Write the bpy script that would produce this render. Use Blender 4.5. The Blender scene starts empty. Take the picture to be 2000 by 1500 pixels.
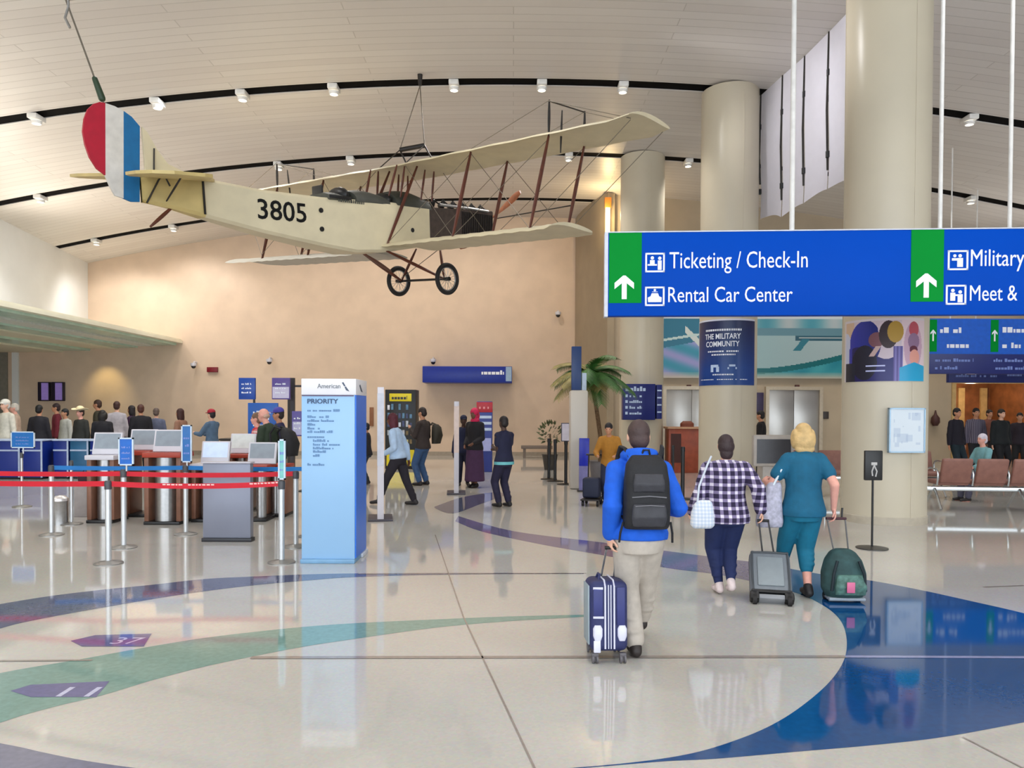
import bpy, bmesh, math, random
from mathutils import Vector, Matrix, geometry
random.seed(7)
S = bpy.context.scene
COL = S.collection
R_ = math.radians
V = Vector

# ------------------------------------------------------------------ camera
FPX, CAMZ, PITCH, ROLL = 1500.0, 1.8, R_(1.0), 0.0042
_R, _U = V((1, 0, 0)), V((0, math.sin(PITCH), math.cos(PITCH)))
FWD = V((0, math.cos(PITCH), -math.sin(PITCH)))
CR = math.cos(ROLL) * _R + math.sin(ROLL) * _U
CU = -math.sin(ROLL) * _R + math.cos(ROLL) * _U
cam = bpy.data.cameras.new('camera')
cam.sensor_width = 36; cam.lens = 36 * FPX / 2000
cam.shift_y = (829 - 750) / 2000
cam.clip_end = 200
camo = bpy.data.objects.new('camera', cam); COL.objects.link(camo)
M = Matrix.Identity(4)
for i in range(3):
    M[i][0], M[i][1], M[i][2] = CR[i], CU[i], -FWD[i]
M[2][3] = CAMZ
camo.matrix_world = M
S.camera = camo

# ------------------------------------------------------------------ world, exposure
S.view_settings.view_transform = 'Standard'
S.view_settings.look = 'None'
S.view_settings.exposure = 0.70
S.view_settings.gamma = 1.0
S.view_settings.use_curve_mapping = False
w = bpy.data.worlds.new('daylight'); S.world = w; w.use_nodes = True
bg = w.node_tree.nodes['Background']
bg.inputs[0].default_value = (0.86, 0.93, 1.0, 1)      # overcast sky seen through the open glass front behind the camera
bg.inputs[1].default_value = 2.2
LAMP_W = 200.0
WASH_W = 250.0
UP_W = 330.0

def lamp(name, kind, loc, power, color, parent=None, radius=.12, aim=(0, 0, -1), angle=150, blend=.6):
    l = bpy.data.lights.new(name, kind); l.energy = power; l.color = color
    l.shadow_soft_size = radius
    if kind == 'SPOT':
        l.spot_size = R_(angle); l.spot_blend = blend
    o = bpy.data.objects.new(name, l); COL.objects.link(o)
    o.rotation_euler = V(aim).to_track_quat('-Z', 'Y').to_euler()
    o.location = loc
    if parent: o.parent = parent
    return o

# ------------------------------------------------------------------ pixel rays into the place
def ray(u, v):
    return FWD + CR * ((u - 1000) / FPX) - CU * ((v - 829) / FPX)
def at(u, v, Y):
    d = ray(u, v); s = Y / d.y
    return V((d.x * s, Y, CAMZ + d.z * s))
def fl(u, v, z=0.0):
    d = ray(u, v); s = (z - CAMZ) / d.z
    return V((d.x * s, d.y * s, z))

# ------------------------------------------------------------------ materials
def lin(c):
    def f(x):
        x /= 255.0
        return x / 12.92 if x <= .04045 else ((x + .055) / 1.055) ** 2.4
    return tuple(f(x) for x in c)
_mats = {}
def mat(name, rgb, rough=.5, metal=0, var=.08, scale=9, bump=0, spec=.5, emit=0, coat=0):
    if name in _mats: return _mats[name]
    m = bpy.data.materials.new(name); m.use_nodes = True
    nt = m.node_tree; N = nt.nodes; b = N['Principled BSDF']; L = nt.links
    c = lin(rgb)
    tc = N.new('ShaderNodeTexCoord'); nz = N.new('ShaderNodeTexNoise')
    nz.inputs['Scale'].default_value = scale; nz.inputs['Detail'].default_value = 4
    L.new(tc.outputs['Object'], nz.inputs['Vector'])
    rp = N.new('ShaderNodeValToRGB')
    lo = tuple(max(0, x * (1 - var)) for x in c); hi = tuple(min(1, x * (1 + var)) for x in c)
    rp.color_ramp.elements[0].color = (*lo, 1); rp.color_ramp.elements[1].color = (*hi, 1)
    rp.color_ramp.elements[0].position = .3; rp.color_ramp.elements[1].position = .7
    L.new(nz.outputs['Fac'], rp.inputs['Fac']); L.new(rp.outputs['Color'], b.inputs['Base Color'])
    b.inputs['Roughness'].default_value = rough; b.inputs['Metallic'].default_value = metal
    b.inputs['Specular IOR Level'].default_value = spec
    if coat: b.inputs['Coat Weight'].default_value = coat
    if emit:
        b.inputs['Emission Color'].default_value = (*c, 1); b.inputs['Emission Strength'].default_value = emit
    if bump:
        bp = N.new('ShaderNodeBump'); bp.inputs['Strength'].default_value = bump; bp.inputs['Distance'].default_value = .01
        n2 = N.new('ShaderNodeTexNoise'); n2.inputs['Scale'].default_value = scale * 4
        L.new(tc.outputs['Object'], n2.inputs['Vector']); L.new(n2.outputs['Fac'], bp.inputs['Height'])
        L.new(bp.outputs['Normal'], b.inputs['Normal'])
    _mats[name] = m
    return m
def pmat(name, rough=.5, emit=0, spec=.5):
    """printed picture: colours carried by the sheet itself"""
    if name in _mats: return _mats[name]
    m = bpy.data.materials.new(name); m.use_nodes = True
    nt = m.node_tree; N = nt.nodes; b = N['Principled BSDF']
    a = N.new('ShaderNodeAttribute'); a.attribute_name = 'print'
    nt.links.new(a.outputs['Color'], b.inputs['Base Color'])
    b.inputs['Roughness'].default_value = rough; b.inputs['Specular IOR Level'].default_value = spec
    if emit:
        nt.links.new(a.outputs['Color'], b.inputs['Emission Color']); b.inputs['Emission Strength'].default_value = emit
    _mats[name] = m
    return m

# ------------------------------------------------------------------ mesh builder
class MB:
    def __init__(s): s.bm = bmesh.new()
    def _add(s, bm2):
        me = bpy.data.meshes.new('t'); bm2.to_mesh(me); bm2.free(); s.bm.from_mesh(me); bpy.data.meshes.remove(me)
    def box(s, c, size, rot=None, bev=0, seg=2):
        b = bmesh.new(); bmesh.ops.create_cube(b, size=1)
        bmesh.ops.scale(b, vec=V(size), verts=b.verts)
        if bev: bmesh.ops.bevel(b, geom=b.edges[:], offset=min(bev, min(size) * .49), segments=seg, affect='EDGES', profile=.5)
        if rot: bmesh.ops.rotate(b, cent=(0, 0, 0), matrix=rot.to_3x3() if hasattr(rot, 'to_3x3') else rot, verts=b.verts)
        bmesh.ops.translate(b, vec=V(c), verts=b.verts); s._add(b); return s
    def bx(s, lo, hi, bev=0):
        lo, hi = V(lo), V(hi); return s.box((lo + hi) / 2, hi - lo, bev=bev)
    def rings(s, rs, cap=True, close=False):
        bm = s.bm; loops = [[bm.verts.new(p) for p in r] for r in rs]; n = len(rs[0])
        rng = range(len(loops) if close else len(loops) - 1)
        for i in rng:
            a, b = loops[i], loops[(i + 1) % len(loops)]
            for k in range(n):
                bm.faces.new((a[k], a[(k + 1) % n], b[(k + 1) % n], b[k]))
        if cap and not close:
            bm.faces.new(loops[0][::-1]); bm.faces.new(loops[-1])
        return s
    def cap(s, p0, r0, p1, r1, n=10, h=3, sq=1.0):
        """tapered capsule"""
        p0, p1 = V(p0), V(p1); d = p1 - p0
        if d.length < 1e-6: d = V((0, 0, 1e-4)); p1 = p0 + d
        z = d.normalized(); x = z.orthogonal().normalized(); y = z.cross(x); rs = []
        for i in range(1, h + 1):
            a = math.pi / 2 * (1 - i / h) if i < h else 0
            rs.append((p0 - z * r0 * math.sin(a), max(r0 * math.cos(a), 1e-4)))
        for i in range(h):
            a = math.pi / 2 * (i / h)
            rs.append((p1 + z * r1 * math.sin(a), max(r1 * math.cos(a), 1e-4)))
        return s.rings([[c + (x * math.cos(t) + y * math.sin(t) * sq) * r for t in [2 * math.pi * k / n for k in range(n)]] for c, r in rs])
    def tube(s, pts, r, n=8, flat=1.0, close=False):
        pts = [V(p) for p in pts]; rs = []; prev = None
        m = len(pts)
        for i, p in enumerate(pts):
            if close: d = pts[(i + 1) % m] - pts[i - 1]
            else: d = pts[min(i + 1, m - 1)] - pts[max(i - 1, 0)]
            z = d.normalized()
            if prev is None: x = z.orthogonal().normalized()
            else:
                x = prev - z * prev.dot(z)
                x = x.normalized() if x.length > 1e-5 else z.orthogonal().normalized()
            prev = x; y = z.cross(x)
            rr = r[i] if isinstance(r, (list, tuple)) else r
            rs.append([p + (x * math.cos(t) + y * math.sin(t) * flat) * rr for t in [2 * math.pi * k / n for k in range(n)]])
        return s.rings(rs, close=close)
    def cyl(s, p0, p1, r0, r1=None, n=20):
        p0, p1 = V(p0), V(p1); r1 = r0 if r1 is None else r1
        z = (p1 - p0).normalized(); x = z.orthogonal().normalized(); y = z.cross(x)
        return s.rings([[c + (x * math.cos(t) + y * math.sin(t)) * r for t in [2 * math.pi * k / n for k in range(n)]] for c, r in ((p0, r0), (p1, r1))])
    def lathe(s, prof, c=(0, 0, 0), n=24):
        c = V(c)
        return s.rings([[c + V((r * math.cos(2 * math.pi * k / n), r * math.sin(2 * math.pi * k / n), z)) for k in range(n)] for r, z in prof])
    def ell(s, c, rad, rot=None, n=14, h=9):
        c = V(c); rs = []
        for i in range(h + 1):
            a = -math.pi / 2 + math.pi * i / h; cr = max(math.cos(a), .02)
            ring = [V((rad[0] * cr * math.cos(2 * math.pi * k / n), rad[1] * cr * math.sin(2 * math.pi * k / n), rad[2] * math.sin(a))) for k in range(n)]
            rs.append([c + (rot @ p if rot else p) for p in ring])
        return s.rings(rs)
    def loft(s, rows, mtx=None, n=18, pw=1.0):
        """rows of (centre, rx, ry) stacked along z"""
        rs = []
        for c, rx, ry in rows:
            c = V(c); ring = []
            for k in range(n):
                t = 2 * math.pi * k / n; ct, st = math.cos(t), math.sin(t)
                f = lambda q: math.copysign(abs(q) ** pw, q)
                p = c + V((rx * f(ct), ry * f(st), 0)); ring.append(mtx @ p if mtx else p)
            rs.append(ring)
        return s.rings(rs)
    def quad(s, *p):
        s.bm.faces.new([s.bm.verts.new(V(q)) for q in p]); return s
    def poly(s, pts, thick=None):
        """flat polygon (any outline); thick = extrusion vector"""
        pts = [V(p) for p in pts]
        tri = geometry.tessellate_polygon([pts])
        vs = [s.bm.verts.new(p) for p in pts]
        def fc(*a):
            try: s.bm.faces.new(a)
            except ValueError: pass
        for t in tri: fc(*(vs[i] for i in t))
        if thick is not None:
            t = V(thick); vb = [s.bm.verts.new(p + t) for p in pts]
            for q in tri: fc(*(vb[i] for i in reversed(q)))
            n = len(pts)
            for i in range(n): fc(vs[i], vb[i], vb[(i + 1) % n], vs[(i + 1) % n])
        return s
    def grid(s, f, nu, nv, thick=None):
        g = [[s.bm.verts.new(V(f(i / nu, j / nv))) for j in range(nv + 1)] for i in range(nu + 1)]
        for i in range(nu):
            for j in range(nv): s.bm.faces.new((g[i][j], g[i + 1][j], g[i + 1][j + 1], g[i][j + 1]))
        if thick:
            bmesh.ops.solidify(s.bm, geom=s.bm.faces[:], thickness=thick)
        return s
    def mesh(s, name, smooth=True):
        bmesh.ops.recalc_face_normals(s.bm, faces=s.bm.faces)
        me = bpy.data.meshes.new(name); s.bm.to_mesh(me); s.bm.free()
        if smooth and len(me.polygons):
            me.polygons.foreach_set('use_smooth', [True] * len(me.polygons))
            try: me.set_sharp_from_angle(angle=R_(38))
            except Exception: pass
        return me
    def build(s, name, m, parent=None, label=None, smooth=True):
        o = bpy.data.objects.new(name, s.mesh(name, smooth)); COL.objects.link(o)
        o.data.materials.append(m)
        if parent: o.parent = parent
        if label: o['label'] = label
        return o
    def remesh(s, name, m, voxel, parent=None, label=None, it=4, fac=.5):
        me = s.mesh(name, False)
        o = bpy.data.objects.new('tmp', me); COL.objects.link(o)
        r = o.modifiers.new('r', 'REMESH'); r.mode = 'VOXEL'; r.voxel_size = voxel
        sm = o.modifiers.new('s', 'SMOOTH'); sm.factor = fac; sm.iterations = it
        dg = bpy.context.evaluated_depsgraph_get()
        nm = bpy.data.meshes.new_from_object(o.evaluated_get(dg))
        bpy.data.objects.remove(o); bpy.data.meshes.remove(me)
        nm.name = name; nm.polygons.foreach_set('use_smooth', [True] * len(nm.polygons))
        nm.materials.clear(); nm.materials.append(m)
        q = bpy.data.objects.new(name, nm); COL.objects.link(q)
        if parent: q.parent = parent
        if label: q['label'] = label
        return q

def tag(o, label, cat, group=None, kind=None):
    o['label'] = label; o['category'] = cat
    if group: o['group'] = group
    if kind: o['kind'] = kind
    return o
def thing(name, label, cat, loc=(0, 0, 0), rz=0, group=None):
    o = bpy.data.objects.new(name, None); COL.objects.link(o)
    o.empty_display_size = .1
    o.location = loc; o.rotation_euler = (0, 0, rz)
    return tag(o, label, cat, group)
def struct(name, mb, m, smooth=False):
    o = mb.build(name, m, smooth=smooth); o['kind'] = 'structure'; return o
def dup(root, loc, rz, label=None):
    r = root.copy(); COL.objects.link(r); r.location = loc; r.rotation_euler = (0, 0, rz)
    if label: r['label'] = label
    for ch in list(root.children):
        c = ch.copy(); COL.objects.link(c); c.parent = r
        for g in list(ch.children):
            d = g.copy(); COL.objects.link(d); d.parent = c
    return r

_fonts = {}
def text(s, width, height, org, m, parent, name='lettering', align='L', depth=.004, bold=0, rz=0, flat=False):
    """lettering on a face that looks towards -y: org = lower left of the text box"""
    cu = bpy.data.curves.new('txt', 'FONT'); cu.body = s; cu.extrude = depth; cu.offset = bold; cu.resolution_u = 3
    o = bpy.data.objects.new('tmp', cu); COL.objects.link(o)
    dg = bpy.context.evaluated_depsgraph_get()
    me = bpy.data.meshes.new_from_object(o.evaluated_get(dg))
    bpy.data.objects.remove(o); bpy.data.curves.remove(cu)
    xs = [v.co.x for v in me.vertices]; x0, x1 = min(xs), max(xs)
    capk = .71
    sx = width / (x1 - x0) if width else height / capk; sy = height / capk
    off = {'L': 0, 'R': -(x1 - x0) * sx, 'C': -(x1 - x0) * sx / 2}[align]
    for v in me.vertices:
        x, y, z = (v.co.x - x0) * sx + off, v.co.y * sy, v.co.z
        if flat: v.co = V((x, y, z)) + V(org)
        else:
            p = V((x, -z, y)); p.rotate(Matrix.Rotation(rz, 3, 'Z')); v.co = p + V(org)
    me.materials.clear(); me.materials.append(m); me.name = name
    q = bpy.data.objects.new(name, me); COL.objects.link(q); q.parent = parent
    return q
def scribble(mb, x, z, width, h, y=0, seed=0, ax=V((1, 0, 0)), nrm=V((0, -1, 0))):
    """a line of print too small to read: short strokes of uneven width"""
    rr = random.Random(seed); t = 0
    while t < width:
        wd = rr.uniform(.35, .9) * h
        if rr.random() < .18: t += h * .6; continue
        hh = h * rr.choice((.62, .62, .95))
        p = ax * (x + t) + V((0, y, z)) ; a = ax * min(wd, width - t)
        mb.quad(p, p + a, p + a + V((0, 0, hh)), p + V((0, 0, hh)))
        t += wd + h * .16
def picture(name, fn, nx, ny, mapf, m, parent=None, label=None):
    """printed sheet: fn(s, t) gives the sRGB ink at s, t in 0..1, mapf(s, t) its place"""
    bm = bmesh.new(); g = [[bm.verts.new(V(mapf(i / nx, j / ny))) for j in range(ny + 1)] for i in range(nx + 1)]
    cols = []
    for i in range(nx):
        for j in range(ny):
            bm.faces.new((g[i][j], g[i + 1][j], g[i + 1][j + 1], g[i][j + 1]))
            cols.append(lin(fn((i + .5) / nx, (j + .5) / ny)))
    me = bpy.data.meshes.new(name); bm.to_mesh(me); bm.free()
    a = me.color_attributes.new('print', 'FLOAT_COLOR', 'CORNER')
    flat = []
    for c in cols: flat += [c[0], c[1], c[2], 1.0] * 4
    a.data.foreach_set('color', flat)
    me.materials.append(m)
    o = bpy.data.objects.new(name, me); COL.objects.link(o)
    if parent: o.parent = parent
    if label: o['label'] = label
    return o
def smooth_curve(pts, k=6, close=False):
    """Catmull-Rom through points"""
    P = [V(p) for p in pts]; out = []; n = len(P)
    for i in range(n if close else n - 1):
        g = (lambda q: P[q % n]) if close else (lambda q: P[min(max(q, 0), n - 1)])
        a, b, c, d = g(i - 1), g(i), g(i + 1), g(i + 2)
        for j in range(k):
            t = j / k
            out.append(.5 * ((2 * b) + (c - a) * t + (2 * a - 5 * b + 4 * c - d) * t * t + (3 * b - a - 3 * c + d) * t ** 3))
    if not close: out.append(P[-1])
    return out
# ================================================================== the hall
CH0, CK = 9.54, .0066
def cz(x): return CH0 - CK * x * x
SLOTS = [2.9, 8.0, 13.1, 18.2, 23.2, 28.2]
XL, XR, YB = -17.2, 20.0, 30.8

def terrazzo():
    m = bpy.data.materials.new('terrazzo'); m.use_nodes = True
    nt = m.node_tree; N = nt.nodes; L = nt.links; b = N['Principled BSDF']
    tc = N.new('ShaderNodeTexCoord')
    n1 = N.new('ShaderNodeTexNoise'); n1.inputs['Scale'].default_value = .35; n1.inputs['Detail'].default_value = 3
    n2 = N.new('ShaderNodeTexVoronoi'); n2.inputs['Scale'].default_value = 55
    L.new(tc.outputs['Object'], n1.inputs['Vector']); L.new(tc.outputs['Object'], n2.inputs['Vector'])
    r1 = N.new('ShaderNodeValToRGB')
    r1.color_ramp.elements[0].color = (*lin((194, 190, 182)), 1); r1.color_ramp.elements[0].position = .3
    r1.color_ramp.elements[1].color = (*lin((206, 203, 197)), 1); r1.color_ramp.elements[1].position = .7
    L.new(n1.outputs['Fac'], r1.inputs['Fac'])
    mx = N.new('ShaderNodeMix'); mx.data_type = 'RGBA'; mx.blend_type = 'MULTIPLY'; mx.inputs[0].default_value = .10
    L.new(r1.outputs['Color'], mx.inputs[6]); L.new(n2.outputs['Color'], mx.inputs[7])
    L.new(mx.outputs[2], b.inputs['Base Color'])
    b.inputs['Roughness'].default_value = .055; b.inputs['IOR'].default_value = 1.62
    return m
TZ = terrazzo()
def inlay_mat(name, rgb):
    m = mat(name, rgb, .055, 0, .10, 22); m.node_tree.nodes['Principled BSDF'].inputs['IOR'].default_value = 1.62
    return m
struct('floor', MB().bx((-24, -9, -.2), (22, 34, 0)), TZ)

NAVY = inlay_mat('terrazzo_blue', (8, 74, 132)); MAUVE = inlay_mat('terrazzo_mauve', (112, 106, 142))
TEAL = inlay_mat('terrazzo_teal', (118, 156, 148)); SLATE = inlay_mat('terrazzo_slate', (98, 104, 132))
LINEM = inlay_mat('divider_strip', (152, 142, 136)); LINEL = inlay_mat('divider_strip_pale', (140, 148, 190))
def inlay(upper, lower, m, z, k=5, cur=True):
    a = [fl(*p) for p in upper]; b = [fl(*p) for p in lower]
    if cur: a, b = smooth_curve(a, k), smooth_curve(b, k)
    o = struct('floor_inlay', MB().poly([V((p.x, p.y, z)) for p in a + b[::-1]]), m); return o
inlay([(895, 1008), (1000, 1037), (1180, 1060), (1300, 1076), (1400, 1089), (1480, 1099)],
      [(889, 1018), (940, 1038), (1060, 1064), (1180, 1085), (1300, 1109), (1400, 1122), (1480, 1138)], MAUVE, .0012)
up = [(1480, 1099), (1600, 1121), (1700, 1134), (1800, 1153), (1900, 1175), (2000, 1198), (2200, 1250)]
lo = [(2200, 1372), (2000, 1411), (1840, 1440), (1700, 1456), (1560, 1468), (1400, 1482), (1300, 1487), (1180, 1497), (1000, 1512), (900, 1525)]
inn = [(1480, 1138), (1560, 1160), (1610, 1184), (1640, 1210), (1653, 1243), (1650, 1285), (1622, 1330), (1565, 1380), (1500, 1420), (1420, 1452), (1340, 1474), (1230, 1490), (1080, 1503), (900, 1516)]
P = smooth_curve([fl(*p) for p in up], 5) + smooth_curve([fl(*p) for p in lo], 5) + smooth_curve([fl(*p) for p in inn], 6)[::-1]
struct('floor_inlay', MB().poly([V((p.x, p.y, .0012)) for p in P]), NAVY)
inlay([(848, 990), (900, 972), (960, 962), (990, 964)], [(850, 993), (885, 1003), (940, 984), (990, 966)], SLATE, .0012)
inlay([(-200, 1214), (0, 1180), (100, 1164), (200, 1152), (300, 1142), (400, 1131), (500, 1126), (600, 1122), (700, 1120), (900, 1119), (1140, 1119)],
      [(-200, 1290), (0, 1228), (60, 1213), (150, 1196), (300, 1170), (400, 1155), (500, 1143), (600, 1134), (700, 1127), (900, 1122), (1140, 1121)], SLATE, .0012)
inlay([(-200, 1362), (0, 1315), (150, 1289), (300, 1262), (400, 1246), (500, 1234), (600, 1224), (700, 1217), (850, 1210), (1000, 1204), (1180, 1200)],
      [(-200, 1490), (0, 1412), (100, 1382), (200, 1358), (300, 1328), (400, 1302), (500, 1281), (600, 1262), (700, 1247), (850, 1226), (1000, 1213), (1180, 1203)], TEAL, .0012)
inlay([(-250, 1410), (0, 1452), (80, 1469), (160, 1485), (270, 1501), (400, 1514)],
      [(-250, 1560), (0, 1570), (80, 1580), (160, 1590), (270, 1590), (400, 1580)], SLATE, .0012)
for (hx, num, toff) in (([(138, 1252), (186, 1241), (296, 1238), (281, 1263), (160, 1263)], '37', (212, 1258)),
                  ([(20, 1350), (60, 1338), (214, 1331), (188, 1362), (60, 1362)], '11', (108, 1361))):
    o = struct('floor_inlay', MB().poly([V((fl(*p).x, fl(*p).y, .0024)) for p in hx]), inlay_mat('terrazzo_marker', (96, 98, 148)))
    p = fl(*toff); o2 = text(num, .21, .17, (0, 0, 0), inlay_mat('terrazzo_pale', (196, 198, 226)), o, 'floor_numeral', depth=0, flat=True)
    for v in o2.data.vertices: v.co = V((v.co.x + p.x, v.co.y + p.y, .0030))
def strip(p, q, wd, m, z=.0034):
    a, b = fl(*p), fl(*q); d = (b - a).normalized(); n = V((-d.y, d.x, 0)) * wd / 2
    struct('floor_inlay', MB().poly([V((x.x, x.y, z)) for x in (a - n, b - n, b + n, a + n)]), m)
strip((490, 1285), (1651, 1283), .055, LINEM); strip((1651, 1283), (2100, 1285), .05, LINEL)
strip((700, 1121), (1145, 1120), .03, LINEM); strip((-100, 1292), (180, 1290), .03, LINEM)
strip((905, 1205), (1046, 1505), .012, LINEM); strip((850, 1045), (905, 1205), .012, LINEM)
strip((1880, 1440), (2010, 1507), .012, LINEM); strip((1920, 1147), (2000, 1144), .03, LINEM)

def ceil_mat():
    m = bpy.data.materials.new('ceiling_planks'); m.use_nodes = True
    nt = m.node_tree; N = nt.nodes; L = nt.links; b = N['Principled BSDF']
    tc = N.new('ShaderNodeTexCoord'); br = N.new('ShaderNodeTexBrick')
    br.inputs['Scale'].default_value = 1.0; br.inputs['Brick Width'].default_value = 6.5; br.inputs['Row Height'].default_value = .28
    br.inputs['Mortar Size'].default_value = .012; br.inputs['Mortar Smooth'].default_value = .4; br.inputs['Bias'].default_value = 0
    br.inputs['Color1'].default_value = (*lin((216, 211, 206)), 1); br.inputs['Color2'].default_value = (*lin((208, 202, 197)), 1)
    br.inputs['Mortar'].default_value = (*lin((190, 184, 178)), 1)
    L.new(tc.outputs['Object'], br.inputs['Vector']); L.new(br.outputs['Color'], b.inputs['Base Color'])
    bp = N.new('ShaderNodeBump'); bp.inputs['Strength'].default_value = .25; bp.inputs['Distance'].default_value = .02
    L.new(br.outputs['Fac'], bp.inputs['Height']); bp.invert = True; L.new(bp.outputs['Normal'], b.inputs['Normal'])
    b.inputs['Roughness'].default_value = .42
    return m
CM = ceil_mat(); SLOTM = mat('slot_black', (10, 8, 8), .9, spec=.1)
mb = MB(); edges = [-9.0]
for y in SLOTS: edges += [y - .2, y + .2]
edges.append(33.0)
for i in range(0, len(edges), 2):
    y0, y1 = edges[i], edges[i + 1]
    mb.rings([[V((x, y0, cz(x))), V((x, y1, cz(x))), V((x, y1, cz(x) + .02)), V((x, y0, cz(x) + .02))] for x in [-22 + k * .75 for k in range(60)]])
struct('ceiling', mb, CM, True)
mb = MB()
for y in SLOTS:
    mb.rings([[V((x, y - .24, cz(x) + .025)), V((x, y + .24, cz(x) + .025)), V((x, y + .24, cz(x) + .4)), V((x, y - .24, cz(x) + .4))] for x in [-22 + k * .75 for k in range(60)]])
struct('ceiling_slot_trough', mb, SLOTM)

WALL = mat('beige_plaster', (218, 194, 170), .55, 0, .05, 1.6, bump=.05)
WALLD = mat('shaded_plaster', (168, 152, 128), .6, 0, .05, 1.6)  # darkened beige: shade on the curved return put into the colour
WHITEP = mat('white_plaster', (230, 232, 232), .6, 0, .03, 1.2)
struct('wall_back', MB().bx((-22, YB, 0), (2.62, YB + .3, 9.7)), WALL)
# curved return between the far wall and the lift wall
arc = [(2.5, 30.85), (2.56, 30.2), (2.68, 29.4), (2.86, 28.5), (3.1, 27.6), (3.32, 26.95)]
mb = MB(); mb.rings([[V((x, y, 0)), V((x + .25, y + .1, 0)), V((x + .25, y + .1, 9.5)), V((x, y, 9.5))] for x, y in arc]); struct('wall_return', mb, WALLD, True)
YR = 27.3
DX0, DX1, DZ = 15.75, 19.2, 2.85
mb = MB(); mb.bx((3.4, YR, 0), (DX0, YR + .25, 9.5)); mb.bx((DX0, YR, DZ), (DX1, YR + .25, 9.5)); mb.bx((DX1, YR, 0), (21, YR + .25, 9.5))
struct('wall_far_right', mb, mat('stone_beige', (182, 166, 142), .5, 0, .06, 1.4))
WOOD = mat('corridor_wood', (128, 78, 44), .45, 0, .3, 3)
mb = MB(); mb.bx((DX0 - .3, YR + 3.6, 0), (DX1 + .3, YR + 3.8, 3.4)); mb.bx((DX0 - .2, YR + .25, 0), (DX0, YR + 3.6, 3.4)); mb.bx((DX1, YR + .25, 0), (DX1 + .2, YR + 3.6, 3.4)); mb.bx((DX0 - .2, YR + .25, DZ + .15), (DX1 + .2, YR + 3.8, DZ + .3))
struct('wall_corridor', mb, WOOD)
mb = MB(); mb.bx((DX0 - .14, YR - .05, 0), (DX0, YR + .27, DZ + .12)); mb.bx((DX0, YR - .05, DZ), (DX1, YR + .27, DZ + .12)); mb.bx((DX1, YR - .05, 0), (DX1 + .14, YR + .27, DZ + .12))
struct('trim_1', mb, mat('oak_trim', (196, 166, 112), .4, 0, .15, 5))
for i, x in enumerate((16.6, 17.9, 18.8)):
    struct('trim_%d' % (i + 2), MB().bx((x, YR + 3.5, 0), (x + (.5 if i == 0 else .25), YR + 3.6, 2.8)), mat('oak_trim', (196, 166, 112)))
struct('wall_right', MB().bx((XR, -9, 0), (XR + .3, 33, 9)), WHITEP)
lw = lambda y: -16.2 - .12 * (y - 24.3)
struct('wall_left', MB().rings([[V((lw(y), y, 4.45)), V((lw(y) - .3, y, 4.45)), V((lw(y) - .3, y, cz(lw(y)) + .1)), V((lw(y), y, cz(lw(y)) + .015))] for y in (-9, 4, 14, 24.3, YB)]), WHITEP)
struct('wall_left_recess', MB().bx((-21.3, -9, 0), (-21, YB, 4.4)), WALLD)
# pale column strip on the far wall under the overhang
struct('trim_5', MB().bx((-20.0, YB - .08, 0), (-19.75, YB, 4.06)), WHITEP)
struct('trim_6', MB().bx((-21, YB - .05, 0), (-20.2, YB, 4.06)), mat('grey_panel', (130, 126, 116), .6))  # plain darker grey strip at the left end of the far wall
struct('baseboard_back', MB().bx((-21, YB - .03, 0), (2.5, YB, .16)), mat('skirting_stone', (160, 148, 132), .4))
# stepped glass-edged overhang above the desks
GL = mat('edge_glass', (190, 224, 208), .2, 0, .1, 2); CRE = mat('overhang_cream', (236, 232, 210), .5, 0, .04, 2); GLB = mat('overhang_pale', (226, 232, 226), .4)
for i, (x, z, wd, m) in enumerate(((-13.2, 4.46, .55, CRE), (-13.45, 4.38, .8, GL), (-14.3, 4.33, .9, GLB), (-15.0, 4.27, .9, GL), (-15.8, 4.22, 1.2, CRE), (-16.9, 4.14, 1.3, GL), (-18.0, 4.08, 3.1, CRE))):
    struct('overhang_step', MB().bx((x - wd, 6, z), (x, YB, z + .1)), m)
struct('overhang_slab', MB().bx((-21, 6, 4.5), (-13.25, YB, 4.62)), CRE)

# pillars
PM = mat('pillar_cream', (206, 196, 174), .32, 0, .03, 1.2)
PIL = [(at(1727, 800, 12.8).x, 12.8, .65), (at(1421, 800, 18.3).x, 18.3, .66), (at(1252, 800, 23.2).x, 23.2, .655)]
for x, y, r in PIL:
    mb = MB(); mb.lathe([(r, 0), (r, cz(x) - .02)], (x, y, 0), 56)
    for a in (30, 150, 270):
        t = R_(a + 12); c = V((x + (r + .002) * math.cos(t), y + (r + .002) * math.sin(t), 0))
        mb.box((c.x, c.y, 4.6), (.012, .012, 9.1))
    struct('pillar', mb, PM, True)
    struct('baseboard_pillar', MB().lathe([(r + .012, 0), (r + .012, .12), (r + .004, .13)], (x, y, 0), 56), mat('pillar_skirting', (190, 180, 162), .4), True)
P1, P2, P3 = PIL

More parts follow.
